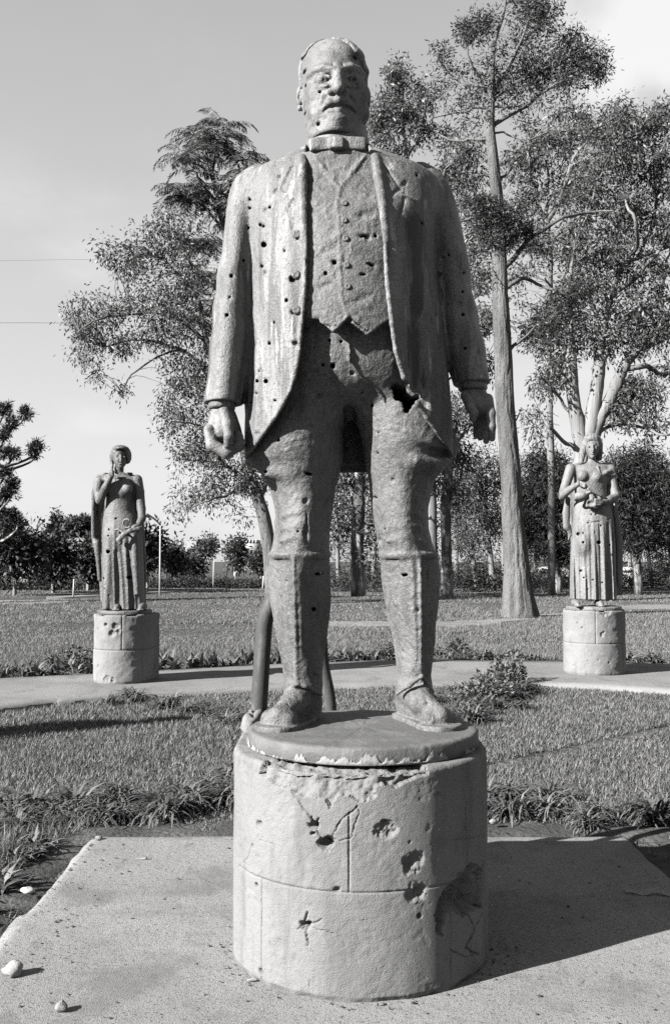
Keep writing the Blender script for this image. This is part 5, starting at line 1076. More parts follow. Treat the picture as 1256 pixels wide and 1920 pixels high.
# ---- head
YH = Y0 - .02
lo = (P(545, 160, YH)[0], YH - .34, P(0, 305, YH)[2]); hi = (P(705, 160, YH)[0], YH + .30, P(0, 62, YH)[2])
H = Field(lo, hi, .0040)
def HL(py, l, r, fr, bk, p=1.9):
    zf = P(0, py, YH + fr)[2]; c = (fr + bk) / 2; A_, B_ = P(l, py, YH + c * .6), P(r, py, YH + c * .6)
    return (zf, (A_[0] + B_[0]) / 2, YH + c, (B_[0] - A_[0]) / 2, (bk - fr) / 2, p)
HEAD = [HL(70, 594, 656, -.06, .08, 2), HL(75, 578, 671, -.095, .12, 2.1), HL(84, 568, 680, -.128, .155, 2.1), HL(98, 564, 684, -.152, .18, 1.95), HL(118, 564, 685, -.170, .195, 1.9), HL(148, 566, 684, -.18, .20, 1.7), HL(178, 568, 683, -.18, .19, 1.6), HL(200, 571, 681, -.178, .17, 1.6), HL(222, 575, 679, -.174, .14, 1.65), HL(244, 582, 675, -.165, .12, 1.9), HL(256, 590, 670, -.125, .10, 2), HL(269, 598, 664, -.05, .07, 2)]
HS = sorted(HEAD); HZ = [q[0] for q in HS]
H.add(loft(HEAD, rnd=.02))
H.add(loft([HL(212, 590, 676, -.06, .15, 2), HL(240, 588, 678, -.07, .15, 2), HL(270, 584, 684, -.09, .16, 2), HL(300, 580, 690, -.1, .17, 2)]), .015)
def h(px, py, y): return P(px, py, YH + y)
def hf(px, py, dy=0.0):        # point on the front of the head, dy metres behind it
    y = YH - .16
    for _ in range(5):
        p = P(px, py, y); c = [float(interp(np.array([p[2]]), HZ, [q[k] for q in HS])[0]) for k in (1, 2, 3, 4, 5)]
        u = min(abs((p[0] - c[0]) / c[2]), .97); y = c[1] - c[3] * (1 - u ** c[4]) ** (1 / c[4])
    return P(px, py, y + dy)
# brow, sockets, eyes, lids
H.add(chain([hf(579, 142, .004), hf(592, 131, -.002), hf(607, 126, -.004), hf(624, 129, -.006)], [.006, .009, .0105, .009]), .024)
H.add(chain([hf(643, 129, -.006), hf(659, 126, -.004), hf(673, 131, -.002), hf(685, 142, .004)], [.009, .0105, .009, .006]), .024)
for s_, px in ((-1, 605), (1, 662)):
    H.cut(ell(hf(px, 147, -.004), (.042, .016, .019), -.08 * s_), .010)
    H.add(ell(hf(px, 150, .0150), (.035, .028, .028)), .003)
    lid = [hf(px - 20, 153, .005), hf(px - 12, 143.5, -.003), hf(px, 139.5, -.006), hf(px + 12, 143.5, -.003), hf(px + 20, 153, .005)]
    H.add(chain(lid, [.004, .0056, .0062, .0056, .004]), .003)
    H.add(chain([hf(px - 19, 155, .005), hf(px - 8, 161, -.0015), hf(px + 8, 161, -.0015), hf(px + 19, 155, .005)], [.004, .0052, .0052, .004]), .005)
    H.cut(ball(hf(px + 2, 149.5, -.011), .0095), .003)
    H.cut(chain([hf(px - 16, 167, .001), hf(px, 170, -.002), hf(px + 15, 166, .001)], [.002, .004, .002]), .014)     # pouch under the eye
# nose
H.add(chain([hf(633, 126, .008), hf(633, 140, -.003), hf(633.5, 154, -.018), hf(634, 166, -.031)], [.017, .017, .020, .024]), .014)
for px in (620, 648): H.add(ell(hf(px, 172, -.010), (.017, .022, .015)), .010)
H.cut(ell(h(627, 179, -.208), (.008, .012, .006)), .004); H.cut(ell(h(641, 179, -.208), (.008, .012, .006)), .004)
# upper lip, mouth, lower lip, chin
H.add(ell(hf(634, 187, .016), (.044, .026, .022)), .02)
H.add(chain([hf(605, 205, .004), hf(618, 193, -.002), hf(634, 188, -.006), hf(650, 193, -.002), hf(664, 205, .004)], [.008, .0165, .0175, .0165, .008]), .012)
H.add(chain([hf(617, 207, .002), hf(635, 204.5, -.005), hf(654, 207, .002)], [.007, .0125, .007]), .010)
H.cut(chain([hf(604, 212, .002), hf(611, 205, -.003), hf(622, 200.5, -.010), hf(635, 199, -.013), hf(648, 200.5, -.010), hf(659, 205, -.003), hf(666, 212, .002)], [.0045, .005, .0048, .0045, .0048, .005, .0045]), .005)
H.cut(ell(hf(635, 214, -.010), (.030, .012, .006)), .010)
H.add(ell(hf(637, 222, .014), (.036, .028, .024)), .025); H.cut(ball(hf(638, 224, -.020), .007), .010)
for px, s_ in ((598, -1), (674, 1)):
    H.add(ell(hf(px, 214, .040), (.046, .046, .046)), .035)
    H.add(ell(hf(px, 176, .030), (.042, .032, .040)), .035)
H.cut(chain([hf(617, 174, -.001), hf(610, 184, -.001), hf(606, 194, .001)], [.004, .0055, .002]), .016)
H.cut(chain([hf(651, 174, -.001), hf(660, 184, -.001), hf(665, 194, .001)], [.004, .0055, .002]), .016)
for px in (625, 642): H.cut(chain([hf(px, 119, -.002), hf(px + (1.5 if px > 633 else -1.22), 130, -.004)], [.002, .004]), .008)
# ears
for px, s_ in ((562, -1), (688, 1)):
    H.add(ell(h(px, 184, .015), (.017, .030, .050), 0, .15), .006); H.cut(ell(h(px + s_ * 1.5, 182, -.022), (.009, .018, .030)), .005)
    H.add(ball(h(px - s_ * .5, 203, -.004), .013), .008)
for q in ((571, 133, 4.5), (573, 160, 2.6), (600, 173, 3.2), (597, 232, 3.5), (665, 107, 5), (572, 211, 3)):
    c = hf(q[0], q[1]); H.cut(ell(c, (q[2] * .0022, .035, q[2] * .0022)), .003)
H.warp(lambda X, Y, Z: .0007 * vnoise(X * 60, Y * 60, Z * 60, 12) + .0005 * vnoise(X * 120, Y * 120, Z * 120, 13))
H.mesh('head', M['face'], man, ORG)
# hair: short, receding, with a ridge where it is combed across
HR = Field(lo, hi, .0048)
HR.add(loft([(z, cx, cy, a + .010, b + .010, p) for z, cx, cy, a, b, p in HEAD if z > P(0, 190, YH)[2]], rnd=.012, ripple=lambda x, y, Z: (.0022 * np.sin(y * 150 + 30 * Z + 5 * np.sin(Z * 30)) + .0015 * np.sin(y * 70 - 60 * Z)).astype(f32)))
HR.cut(ell(h(617, 150, -.16), (.150, .17, .30)), .01)
HR.cut((lo, hi, lambda X, Y, Z: np.maximum(Y - (YH - .03), Z - P(0, 118, YH)[2]) + 0 * X), .006)
HR.cut((lo, hi, lambda X, Y, Z: np.maximum(Z - P(0, 170, YH)[2], Y - (YH + .05)) + 0 * X), .006)
HR.add(chain([h(626, 73, -.07), h(650, 82, -.08), h(667, 97, -.08), h(676, 113, -.06), h(686, 134, -.03)], [.008, .012, .014, .016, .014]), .02)
HR.mesh('hair', M['bronze'], man, ORG)
# collar and bow tie
CF = Field((P(565, 0, Y0)[0], Y0 - .26, P(0, 330, Y0)[2]), (P(705, 0, Y0)[0], Y0 + .24, P(0, 225, Y0)[2]), .0048)
CF.add(loft([S(240, 581, 686, .02, .15), S(252, 578, 689, .015, .165), S(285, 573, 694, .015, .185), S(320, 570, 697, .005, .195)], rnd=.006))
CF.cut(loft([S(225, 590, 676, .02, .14), S(252, 590, 678, .02, .14)], rnd=.0))
CF.mesh('shirt_collar', M['face'], man, ORG)
t0 = vest_front(632, 284)[1] + .004
BT = Field((P(570, 0, Y0)[0], t0 - .08, P(0, 300, t0)[2]), (P(700, 0, Y0)[0], t0 + .08, P(0, 240, t0)[2]), .0042)
BT.add(rbox(P(600, 272, t0 + .012), (.046, .022, .029), .012, .08)); BT.add(rbox(P(664, 271, t0 + .012), (.052, .022, .030), .012, -.04)); BT.add(rbox(P(631, 270, t0 - .004), (.034, .024, .027), .012), .006)
BT.cut(ell(P(597, 276, t0 - .028), (.042, .02, .014), .3), .01)
BT.cut(chain([P(645, 259, t0 - .028), P(646, 284, t0 - .028)], .004), .004)
BT.mesh('bow_tie', M['bronze'], man, ORG)

# ---- shirt cuffs and hands
def hand_field(l, t, r, b, yc): return Field((P(l, 0, yc)[0], yc - .19, P(0, b, yc)[2]), (P(r, 0, yc)[0], yc + .17, P(0, t, yc)[2]), .0042)
ya = Y0 - .105
CA = hand_field(375, 735, 470, 785, ya); CA.add(loft([S(742, 392, 440, -.105, .10), S(764, 391, 441, -.105, .102), S(769, 393, 439, -.105, .10)], rnd=.006)); CA.mesh('shirt_cuff', M['bronze'], man, ORG)
yb = Y0 - .015
CB = hand_field(845, 705, 935, 750, yb); CB.add(loft([S(708, 858, 908, -.005, .09), S(729, 860, 913, -.005, .095), S(733, 862, 911, -.005, .093)], rnd=.006)); CB.mesh('shirt_cuff', M['bronze'], man, ORG)
FA = hand_field(378, 745, 470, 870, ya)
def a(px, py, y): return P(px, py, ya + y)
FA.add(loft([S(760, 397, 436, -.105, .075), S(785, 393, 446, -.105, .085), S(810, 388, 450, -.10, .095), S(825, 389, 450, -.10, .095)], rnd=.02))
FA.add(ell(a(421, 818, .02), (.070, .085, .075)), .03)
for i, yy in enumerate((-.075, -.03, .015, .055)):     # four fingers folded into the fist, nails towards the thigh
    FA.add(chain([a(392, 806 + i * 2, yy), a(398, 834, yy - .004), a(425, 849 - i * 1.5, yy - .006), a(448, 836, yy - .004), a(446, 816, yy)], [.023, .025, .025, .023, .019]), .008)
FA.add(chain([a(420, 772, -.075), a(427, 797, -.105), a(429, 818, -.118), a(426, 834, -.110)], [.026, .022, .020, .015]), .010)
FA.cut(chain([a(399, 792, -.105), a(408, 792, -.105)], .006), .004); FA.cut(ell(a(399, 806, -.115), (.014, .02, .022)), .014)
FA.cut(ell(a(407, 840, -.13), (.03, .02, .006), .5), .01)
FA.mesh('hand', M['face'], man, ORG)
FB = hand_field(850, 715, 945, 845, yb)
def b_(px, py, y): return P(px, py, yb + y)
FB.add(loft([S(726, 864, 909, -.012, .062), S(745, 866, 914, -.015, .068), S(765, 872, 920, -.015, .07), S(780, 882, 921, -.01, .06)], rnd=.02))
FB.add(chain([b_(914, 748, -.03), b_(919, 775, -.06), b_(921, 800, -.065), b_(922, 822, -.05)], [.024, .022, .0185, .0145]), .008)
FB.add(chain([b_(910, 760, .0), b_(914, 790, -.025), b_(913, 815, -.025), b_(911, 827, -.012)], [.024, .021, .018, .014]), .006)
FB.add(chain([b_(902, 765, .03), b_(905, 795, .02), b_(900, 820, .02)], [.024, .021, .015]), .006)
FB.add(chain([b_(893, 765, .06), b_(895, 795, .055), b_(892, 816, .05)], [.022, .019, .014]), .006)
FB.add(chain([b_(874, 742, -.045), b_(882, 760, -.085), b_(888, 774, -.095), b_(887, 786, -.088)], [.026, .021, .0195, .015]), .010)
FB.mesh('hand', M['face'], man, ORG)

# ---- base disc: its own top plate with a worn pale lower rim
def disc_mesh(cx, cy, r, z0, z1, seed, n=200, amp=.004):
    an = np.arange(n) * 2 * math.pi / n; rows = []
    prof = [(r - .004, z0), (r, z0 + .006), (r + .001, z0 + (z1 - z0) * .4), (r, z1 - .012), (r - .004, z1 - .004), (r - .012, z1)] + [(r * t, z1 + .001 * (1 - t)) for t in (.93, .85, .7, .5, .3, .1)]
    for rr, z in prof:
        nn = amp * fbm(np.cos(an) * r * 9, np.sin(an) * r * 9, z * 22 + 0 * an, seed, 3)
        rows.append(np.stack((cx + np.cos(an) * (rr + nn), cy + np.sin(an) * (rr + nn), z + (nn * .5 if z >= z1 - .002 else 0) + 0 * an), -1))
    V = np.concatenate(rows + [np.array([[cx, cy, z1 + .001]])]); i = np.arange(len(prof) - 1)[:, None] * n; k = np.arange(n)[None]; k2 = (k + 1) % n
    Q = np.stack((i + k, i + k2, i + n + k2, i + n + k), -1).reshape(-1, 4); c = len(prof) * n; k = np.arange(n)
    return V, Q, np.stack(((len(prof) - 1) * n + k, (len(prof) - 1) * n + (k + 1) % n, np.full(n, c)), -1)
M['disc'] = make_mat('cast_base_with_worn_paint', .07, layers=[('noise', 7, ONE, .42, .62, .10, .8), ('noise', 40, ONE, .5, .7, .07, .6)], bumps=[('ridge', 30, ONE, .003, 3), ('noise', 90, ONE, .003)], rough=.7)
V, Q, T = disc_mesh(DX, DY, DR, PLH + .001, DZ, 5)
bd = mesh_np('base_disc', V, Q, T, M['disc'], man, True, ORG)
# flaking white paint along the foot of the disc, a ragged band a hair proud of it
n = 300; an = np.linspace(math.pi * 1.02, math.pi * 1.86, n); top = PLH + .0085 + np.clip(.009 + .020 * fbm(an * 11, 0 * an, 0 * an, 31, 6, .65) + .006 * np.sin(an * 3), .0005, .04)
V = np.concatenate([np.stack((DX + np.cos(an) * (DR + rr), DY + np.sin(an) * (DR + rr), z + 0 * an), -1) for rr, z in ((.004, PLH + .003), (.0075, PLH + .008), (.0075, (top + PLH + .006) / 2), (.004, top))])
i = np.arange(3)[:, None] * n; k = np.arange(n - 1)[None]
mesh_np('flaking_paint', V, np.stack((i + k, i + k + 1, i + n + k + 1, i + n + k), -1).reshape(-1, 4), None, M['worn_paint'], bd, True, ORG)
# ------------------------------------------------------------------ plinths
def seg_dist(s, z, pts):
    d = np.full(np.broadcast(s, z).shape, 9.0)
    for (x0, y0), (x1, y1) in zip(pts[:-1], pts[1:]):
        dx, dy = x1 - x0, y1 - y0; t = np.clip(((s - x0) * dx + (z - y0) * dy) / (dx * dx + dy * dy + 1e-9), 0, 1)
        d = np.minimum(d, np.hypot(s - x0 - dx * t, z - y0 - dy * t))
    return d
def inside_poly(s, z, poly):
    c = np.zeros(np.broadcast(s, z).shape, bool); n = len(poly)
    for i in range(n):
        (x0, y0), (x1, y1) = poly[i], poly[(i + 1) % n]
        c ^= ((y0 > z) != (y1 > z)) & (s < (x1 - x0) * (z - y0) / (y1 - y0 + 1e-12) + x0)
    return c
def u_plinth(cx, cy, r, back, H, step_f, step_b, disp, blocks, mat, parent, org, rot=0.0, pexp=2.0, er=.022):
    """U-shaped plinth: half-round front of radius r about (cx,cy), straight sides back to cy+back. disp(s,z) is the depth cut in from the surface;
    s runs along the wall, 0 at the middle of the front. Returns nothing; links the blocks, the top and the back as children."""
    arc = math.pi * r / 2
    sf = np.arange(-arc, arc + 1e-6, step_f); nb = max(2, int(back / step_b)); sb = np.linspace(0, back, nb + 1)[1:]
    s = np.concatenate((-arc - sb[::-1], sf, arc + sb))
    a = np.clip(s / r, -math.pi / 2, math.pi / 2)
    X = np.sin(a) * r; Y = -np.cos(a) * r; Y = np.where(s > arc, s - arc, np.where(s < -arc, -arc - s, Y)); X = np.where(np.abs(s) > arc, np.sign(s) * r, X)
    nxx = np.where(np.abs(s) > arc, np.sign(s), np.sin(a)); nyy = np.where(np.abs(s) > arc, 0, -np.cos(a))
    zf = np.arange(0, H - er + 1e-6, step_f); zf[-1] = H - er
    t = np.linspace(0, math.pi / 2, 9)[1:]; zr = H - er + er * np.sin(t); inr = er * (1 - np.cos(t))
    tt = np.linspace(0, .13, max(8, int(.13 / (step_f * 1.3))))[1:]
    Z = np.concatenate((zf, zr, np.full(len(tt), H))); IN = np.concatenate((np.zeros(len(zf)), inr, er + tt)); V_ = np.concatenate((zf, H - er + er * t, H + (er * (math.pi / 2 - 1)) + tt))
    nz = np.concatenate((np.zeros(len(zf)), np.sin(t), np.ones(len(tt)))); nh = np.sqrt(1 - nz ** 2)
    ss, vv = s[:, None], V_[None, :]
    d = disp(ss, vv)
    hx = X[:, None] - nxx[:, None] * IN[None]; hy = Y[:, None] - nyy[:, None] * IN[None]
    px = hx - nxx[:, None] * nh[None] * d; py = hy - nyy[:, None] * nh[None] * d; pz = Z[None] - nz[None] * d + 0 * hx
    c, sn = math.cos(rot), math.sin(rot)
    W = np.stack((cx + px * c - py * sn, cy + px * sn + py * c, pz), -1); ns, nv = W.shape[:2]
    vid = np.arange(ns * nv).reshape(ns, nv); Q = np.stack((vid[:-1, :-1], vid[1:, :-1], vid[1:, 1:], vid[:-1, 1:]), -1)
    sm = (s[:-1] + s[1:])[:, None] / 2; vm = (V_[:-1] + V_[1:])[None] / 2
    bid = blocks(sm + 0 * vm, vm + 0 * sm)
    flat = W.reshape(-1, 3)
    for b in np.unique(bid):
        q = Q[bid == b]; u, inv = np.unique(q, return_inverse=True)
        mesh_np('block' if b < 90 else 'coping', flat[u], inv.reshape(-1, 4), None, mat, parent, True, org)
    # top surface and back wall
    ring = W[:, -1]; n = len(ring); V2 = np.concatenate((ring, [[cx, cy, H], ])); T = np.stack((np.arange(n - 1), np.arange(1, n), np.full(n - 1, n)), -1)
    T = np.concatenate((T, [[n - 1, 0, n]]))
    mesh_np('top', V2, None, T, mat, parent, True, org)
    bk = np.concatenate((W[0], W[-1])); m = nv; k = np.arange(m - 1)
    mesh_np('back_wall', bk, np.stack((k, k + 1, m + k + 1, m + k), -1), None, mat, parent, False, org)

pl = thing('plinth', 'large pale rounded stone plinth with craters and broken edges, carrying the statue of the man', 'plinth', (PLX, PLY, 0))
def hit(px, py):
    """photograph position on the rounded front -> (s, z)"""
    d = P(px, py, 1.0) - (0, 0, EYE); A_ = d[0] ** 2 + d[1] ** 2; B_ = -2 * (d[0] * PLX + d[1] * PLY); C_ = PLX ** 2 + PLY ** 2 - PLR ** 2
    q = B_ * B_ - 4 * A_ * C_; t = (-B_ - math.sqrt(max(q, 0))) / (2 * A_); p = d * t
    return (math.atan2(p[0] - PLX, -(p[1] - PLY)) * PLR, EYE + p[2])
def zz(x, y): return hit(400 + x * .43, 1300 + y * .43)
JZ = zz(600, 870)[1]
V1 = zz(592, 700)[0]; V2_, V3_ = zz(210, 1000)[0], zz(1035, 1150)[0]
POLY_TOP = [zz(*p) for p in ((205, 352), (290, 412), (345, 436), (400, 446), (470, 470), (500, 512), (540, 446), (610, 452), (660, 470), (700, 446), (720, 408), (800, 404), (890, 372), (940, 355))] + [(zz(940, 340)[0], 1.2), (zz(205, 340)[0], 1.2)]
POLY_R = [zz(*p) for p in ((1130, 735), (1168, 770), (1172, 940), (1120, 962), (1022, 968), (1002, 1010), (1002, 1072), (975, 1035), (955, 965), (985, 885), (1020, 835), (1080, 775))]
CRATERS = [(757, 588, 42, .022), (868, 735, 46, .020), (888, 872, 42, .014), (897, 972, 11, .022), (437, 578, 18, .035), (430, 612, 14, .03), (490, 652, 26, .05), (400, 1012, 26, .035), (200, 570, 14, .02), (170, 664, 7, .03), (188, 836, 9, .05), (540, 858, 13, .014), (207, 1216, 12, .02), (697, 448, 11, .015), (118, 1008, 7, .02), (985, 440, 18, .008), (320, 375, 22, .02), (855, 650, 7, .008), (655, 990, 5, .006)]
CRACKS = [([(340, 430), (385, 490), (425, 545), (437, 580), (465, 625), (490, 650)], 3.2, .018), ([(632, 488), (610, 520), (575, 532), (548, 568), (520, 618)], 2.8, .012), ([(520, 632), (560, 642), (600, 626), (612, 590), (634, 525), (628, 490)], 2.4, .010),
          ([(1103, 470), (1100, 560), (1112, 640), (1104, 740)], 2.6, .010), ([(120, 400), (128, 540), (165, 640), (158, 700), (128, 740), (150, 800)], 2.4, .008), ([(410, 955), (397, 1000), (408, 1060), (412, 1098)], 4.2, .02), ([(365, 1026), (400, 1010), (440, 1000), (470, 985)], 3, .012), ([(400, 1015), (450, 1030), (520, 1045)], 3, .009),
          ([(438, 575), (428, 540)], 5, .03), ([(440, 580), (458, 545)], 3.5, .02), ([(490, 650), (520, 690)], 3, .015), ([(515, 625), (522, 655), (500, 690)], 4, .02), ([(1112, 965), (1142, 1035), (1108, 1092), (1112, 1120)], 3, .02), ([(1172, 960), (1130, 1040), (1100, 1110), (1160, 1145)], 3, .02), ([(1040, 640), (1110, 632), (1165, 625)], 2, .006), ([(200, 640), (260, 660), (270, 680)], 2, .006), ([(185, 690), (200, 740), (230, 780)], 2, .006), ([(1035, 1120), (1100, 1150), (1160, 1130)], 2.4, .01), ([(418, 1250), (420, 1330)], 2, .006), ([(92, 510), (128, 530)], 2, .006), ([(270, 850), (330, 930)], 1.5, .004)]
def disp_main(s, z):
    n1 = fbm(s * 9, z * 9, 0 * s + 2.5, 1, 3); n2 = fbm(s * 60, z * 60, 0 * s, 2, 3)
    d = .0035 * n1 + .0009 * n2
    Hh = (z < PLH)
    # incised joints
    wj = .0034
    d = d + .007 * np.exp(-((z - JZ) / wj) ** 2) * (s > -.62)
    d = d + .0075 * np.exp(-((s - V1) / wj) ** 2) * ((z > JZ) & (z < PLH - .15)) + .006 * np.exp(-((s - V2_) / wj) ** 2) * (z < JZ) + .007 * np.exp(-((s - V3_) / wj) ** 2) * (z < JZ - .05)
    px = .00097                                          # one enlarged-photo pixel on the wall, metres
    wob = .009 * n2 + .013 * fbm(s * 25, z * 25, 0 * s, 6, 4)
    for cx, cy, r, dep in CRATERS:
        a, b = zz(cx, cy); rr = r * px * .85; q = np.hypot((s - a) * .85, z - b) + wob * min(1, rr / .03)
        m = np.clip(1 - q / rr, 0, 1); d = np.maximum(d, d * .3 + dep * (1 - (1 - m) ** 2.2) + .012 * n2 * np.clip(m * 3, 0, 1) * min(1, rr / .03))
    for pts, wpx, dep in CRACKS:
        q = seg_dist(s + .004 * vnoise(s * 60, z * 60, 0 * s, 14), z + .004 * vnoise(s * 60, z * 60, 0 * s, 15), [zz(*p) for p in pts]); d = d + dep * np.clip(1 - q / (wpx * px), 0, 1)
    sw, zw = s + .010 * vnoise(s * 28, z * 28, 0 * s, 21) + .005 * n2, z + .010 * vnoise(s * 28, z * 28, 0 * s, 22) + .005 * vnoise(s * 70, z * 70, 0 * s, 23)
    m = inside_poly(sw, zw, POLY_TOP); edge = np.clip((z - (PLH - .15)) / .15, 0, 1)
    d = np.where(m, .010 + .022 * edge * np.clip((PLH + .10 - z) / .1, 0, 1) + .010 * fbm(s * 22, z * 22, 0 * s, 24, 4), d)
    m = inside_poly(sw, zw, POLY_R); dist = seg_dist(sw, zw, POLY_R + POLY_R[:1])
    d = np.where(m, np.minimum(.012 + dist * 1.5, .085) + .026 * fbm(s * 22, z * 22, 0 * s, 25, 5, .6), d)
    # knocked and softened lower edge
    d = d + .008 * np.clip(1 - z / .02, 0, 1) * (1 + n1)
    return d
def blocks_main(s, v):
    b = np.where(v > JZ, np.where(s < V1, 0, 1), np.where(s < V2_, 2, np.where(s < V3_, 3, 4)))
    return np.where(v > PLH + .0, 99, b)
u_plinth(PLX, PLY, PLR, .76, PLH, .0038, .03, disp_main, blocks_main, M['stone'], pl, np.array((PLX, PLY, 0)))
# broken upstand at the back left corner of the plinth
b = MB(); c0 = np.array((PLX - PLR + .04, 4.62, PLH - .004))
an = np.linspace(0, 2 * math.pi, 11)[:-1]
prof = [(0, 1.0), (.03, .97), (.055, .9), (.068, .7), (.066, .3)]
V = []
for zz_, rr in prof:
    for k_, t in enumerate(an):
        j = 1 + .25 * math.sin(k_ * 5.3 + zz_ * 40); V.append(c0 + (math.cos(t) * .045 * rr * j, math.sin(t) * .14 * rr * (1 + .15 * math.sin(k_ * 3.1)), zz_ * (1 + .2 * math.sin(k_ * 2.2))))
V.append(c0 + (0, 0, .062)); n = 10
Q = [(i * n + k, i * n + (k + 1) % n, (i + 1) * n + (k + 1) % n, (i + 1) * n + k) for i in range(4) for k in range(n)]; T = [(40 + k, 40 + (k + 1) % n, 50) for k in range(n)]
b.add(V, Q, T); b.build('broken_upstand', M['stone'], pl, False, np.array((PLX, PLY, 0)))

# bent steel pipe arch standing behind the left leg
pipe = thing('pipe_hoop', 'bent dark steel pipe hoop on the back of the big plinth behind a boot', 'pipe', (P(485, 1355, 4.84)[0], 4.84, PLH))
yp = 4.84
q = smooth_path([P(483, 1376, yp), P(488, 1290, yp), P(493, 1210, yp), P(498, 1160, yp), P(514, 1122, yp), P(540, 1100, yp), P(570, 1104, yp), P(592, 1135, yp), P(600, 1190, yp), P(606, 1250, yp), P(618, 1310, yp), P(622, 1370, yp)], 60)
b = MB(); b.tube(q, np.interp(np.arange(60), [0, 30, 59], [.041, .038, .027]), 18); b.build('pipe', M['steel'], pipe, True, np.array(pipe.location))
b = MB(); c = np.array((P(483, 1376, yp)[0], yp, PLH)); b.box(c + (-.07, -.06, 0), c + (.07, .06, .012)); b.build('foot_plate', M['steel'], pipe, False, np.array(pipe.location))
# ------------------------------------------------------------------ the two allegorical women beyond the path
def small_plinth(cx, cy, r, back, H, rot, seed, craters, label, mat, joint_v, chips=()):
    t = thing('plinth', label, 'plinth', (cx, cy, 0), None)
    jz = H * .49
    def disp(s, z):
        n = fbm(s * 8, z * 8, 0 * s + seed, seed, 4); d = .006 * n
        d = d + .012 * np.exp(-((z - jz) / .007) ** 2) + .012 * np.exp(-((s - joint_v) / .007) ** 2) * (z > jz)
        wob = .02 * fbm(s * 20, z * 20, 0 * s, seed + 3, 3)
        for a, b, rr, dep in craters:
            q = np.hypot(s - a, (z - b)) + wob * min(1, rr / .05); d = d + dep * np.clip((1 - q / rr) * 2.2, 0, 1)
        return d + .012 * np.clip(1 - (H - z) / .03, 0, 1) * (n > .1) + .01 * np.clip(1 - z / .03, 0, 1)
    u_plinth(cx, cy, r, back, H, .009, .05, disp, lambda s, v: np.where(v > H, 99, np.where(v > jz, np.where(s < joint_v, 0, 1), 2)), mat, t, np.array((cx, cy, 0)), rot)
    return t
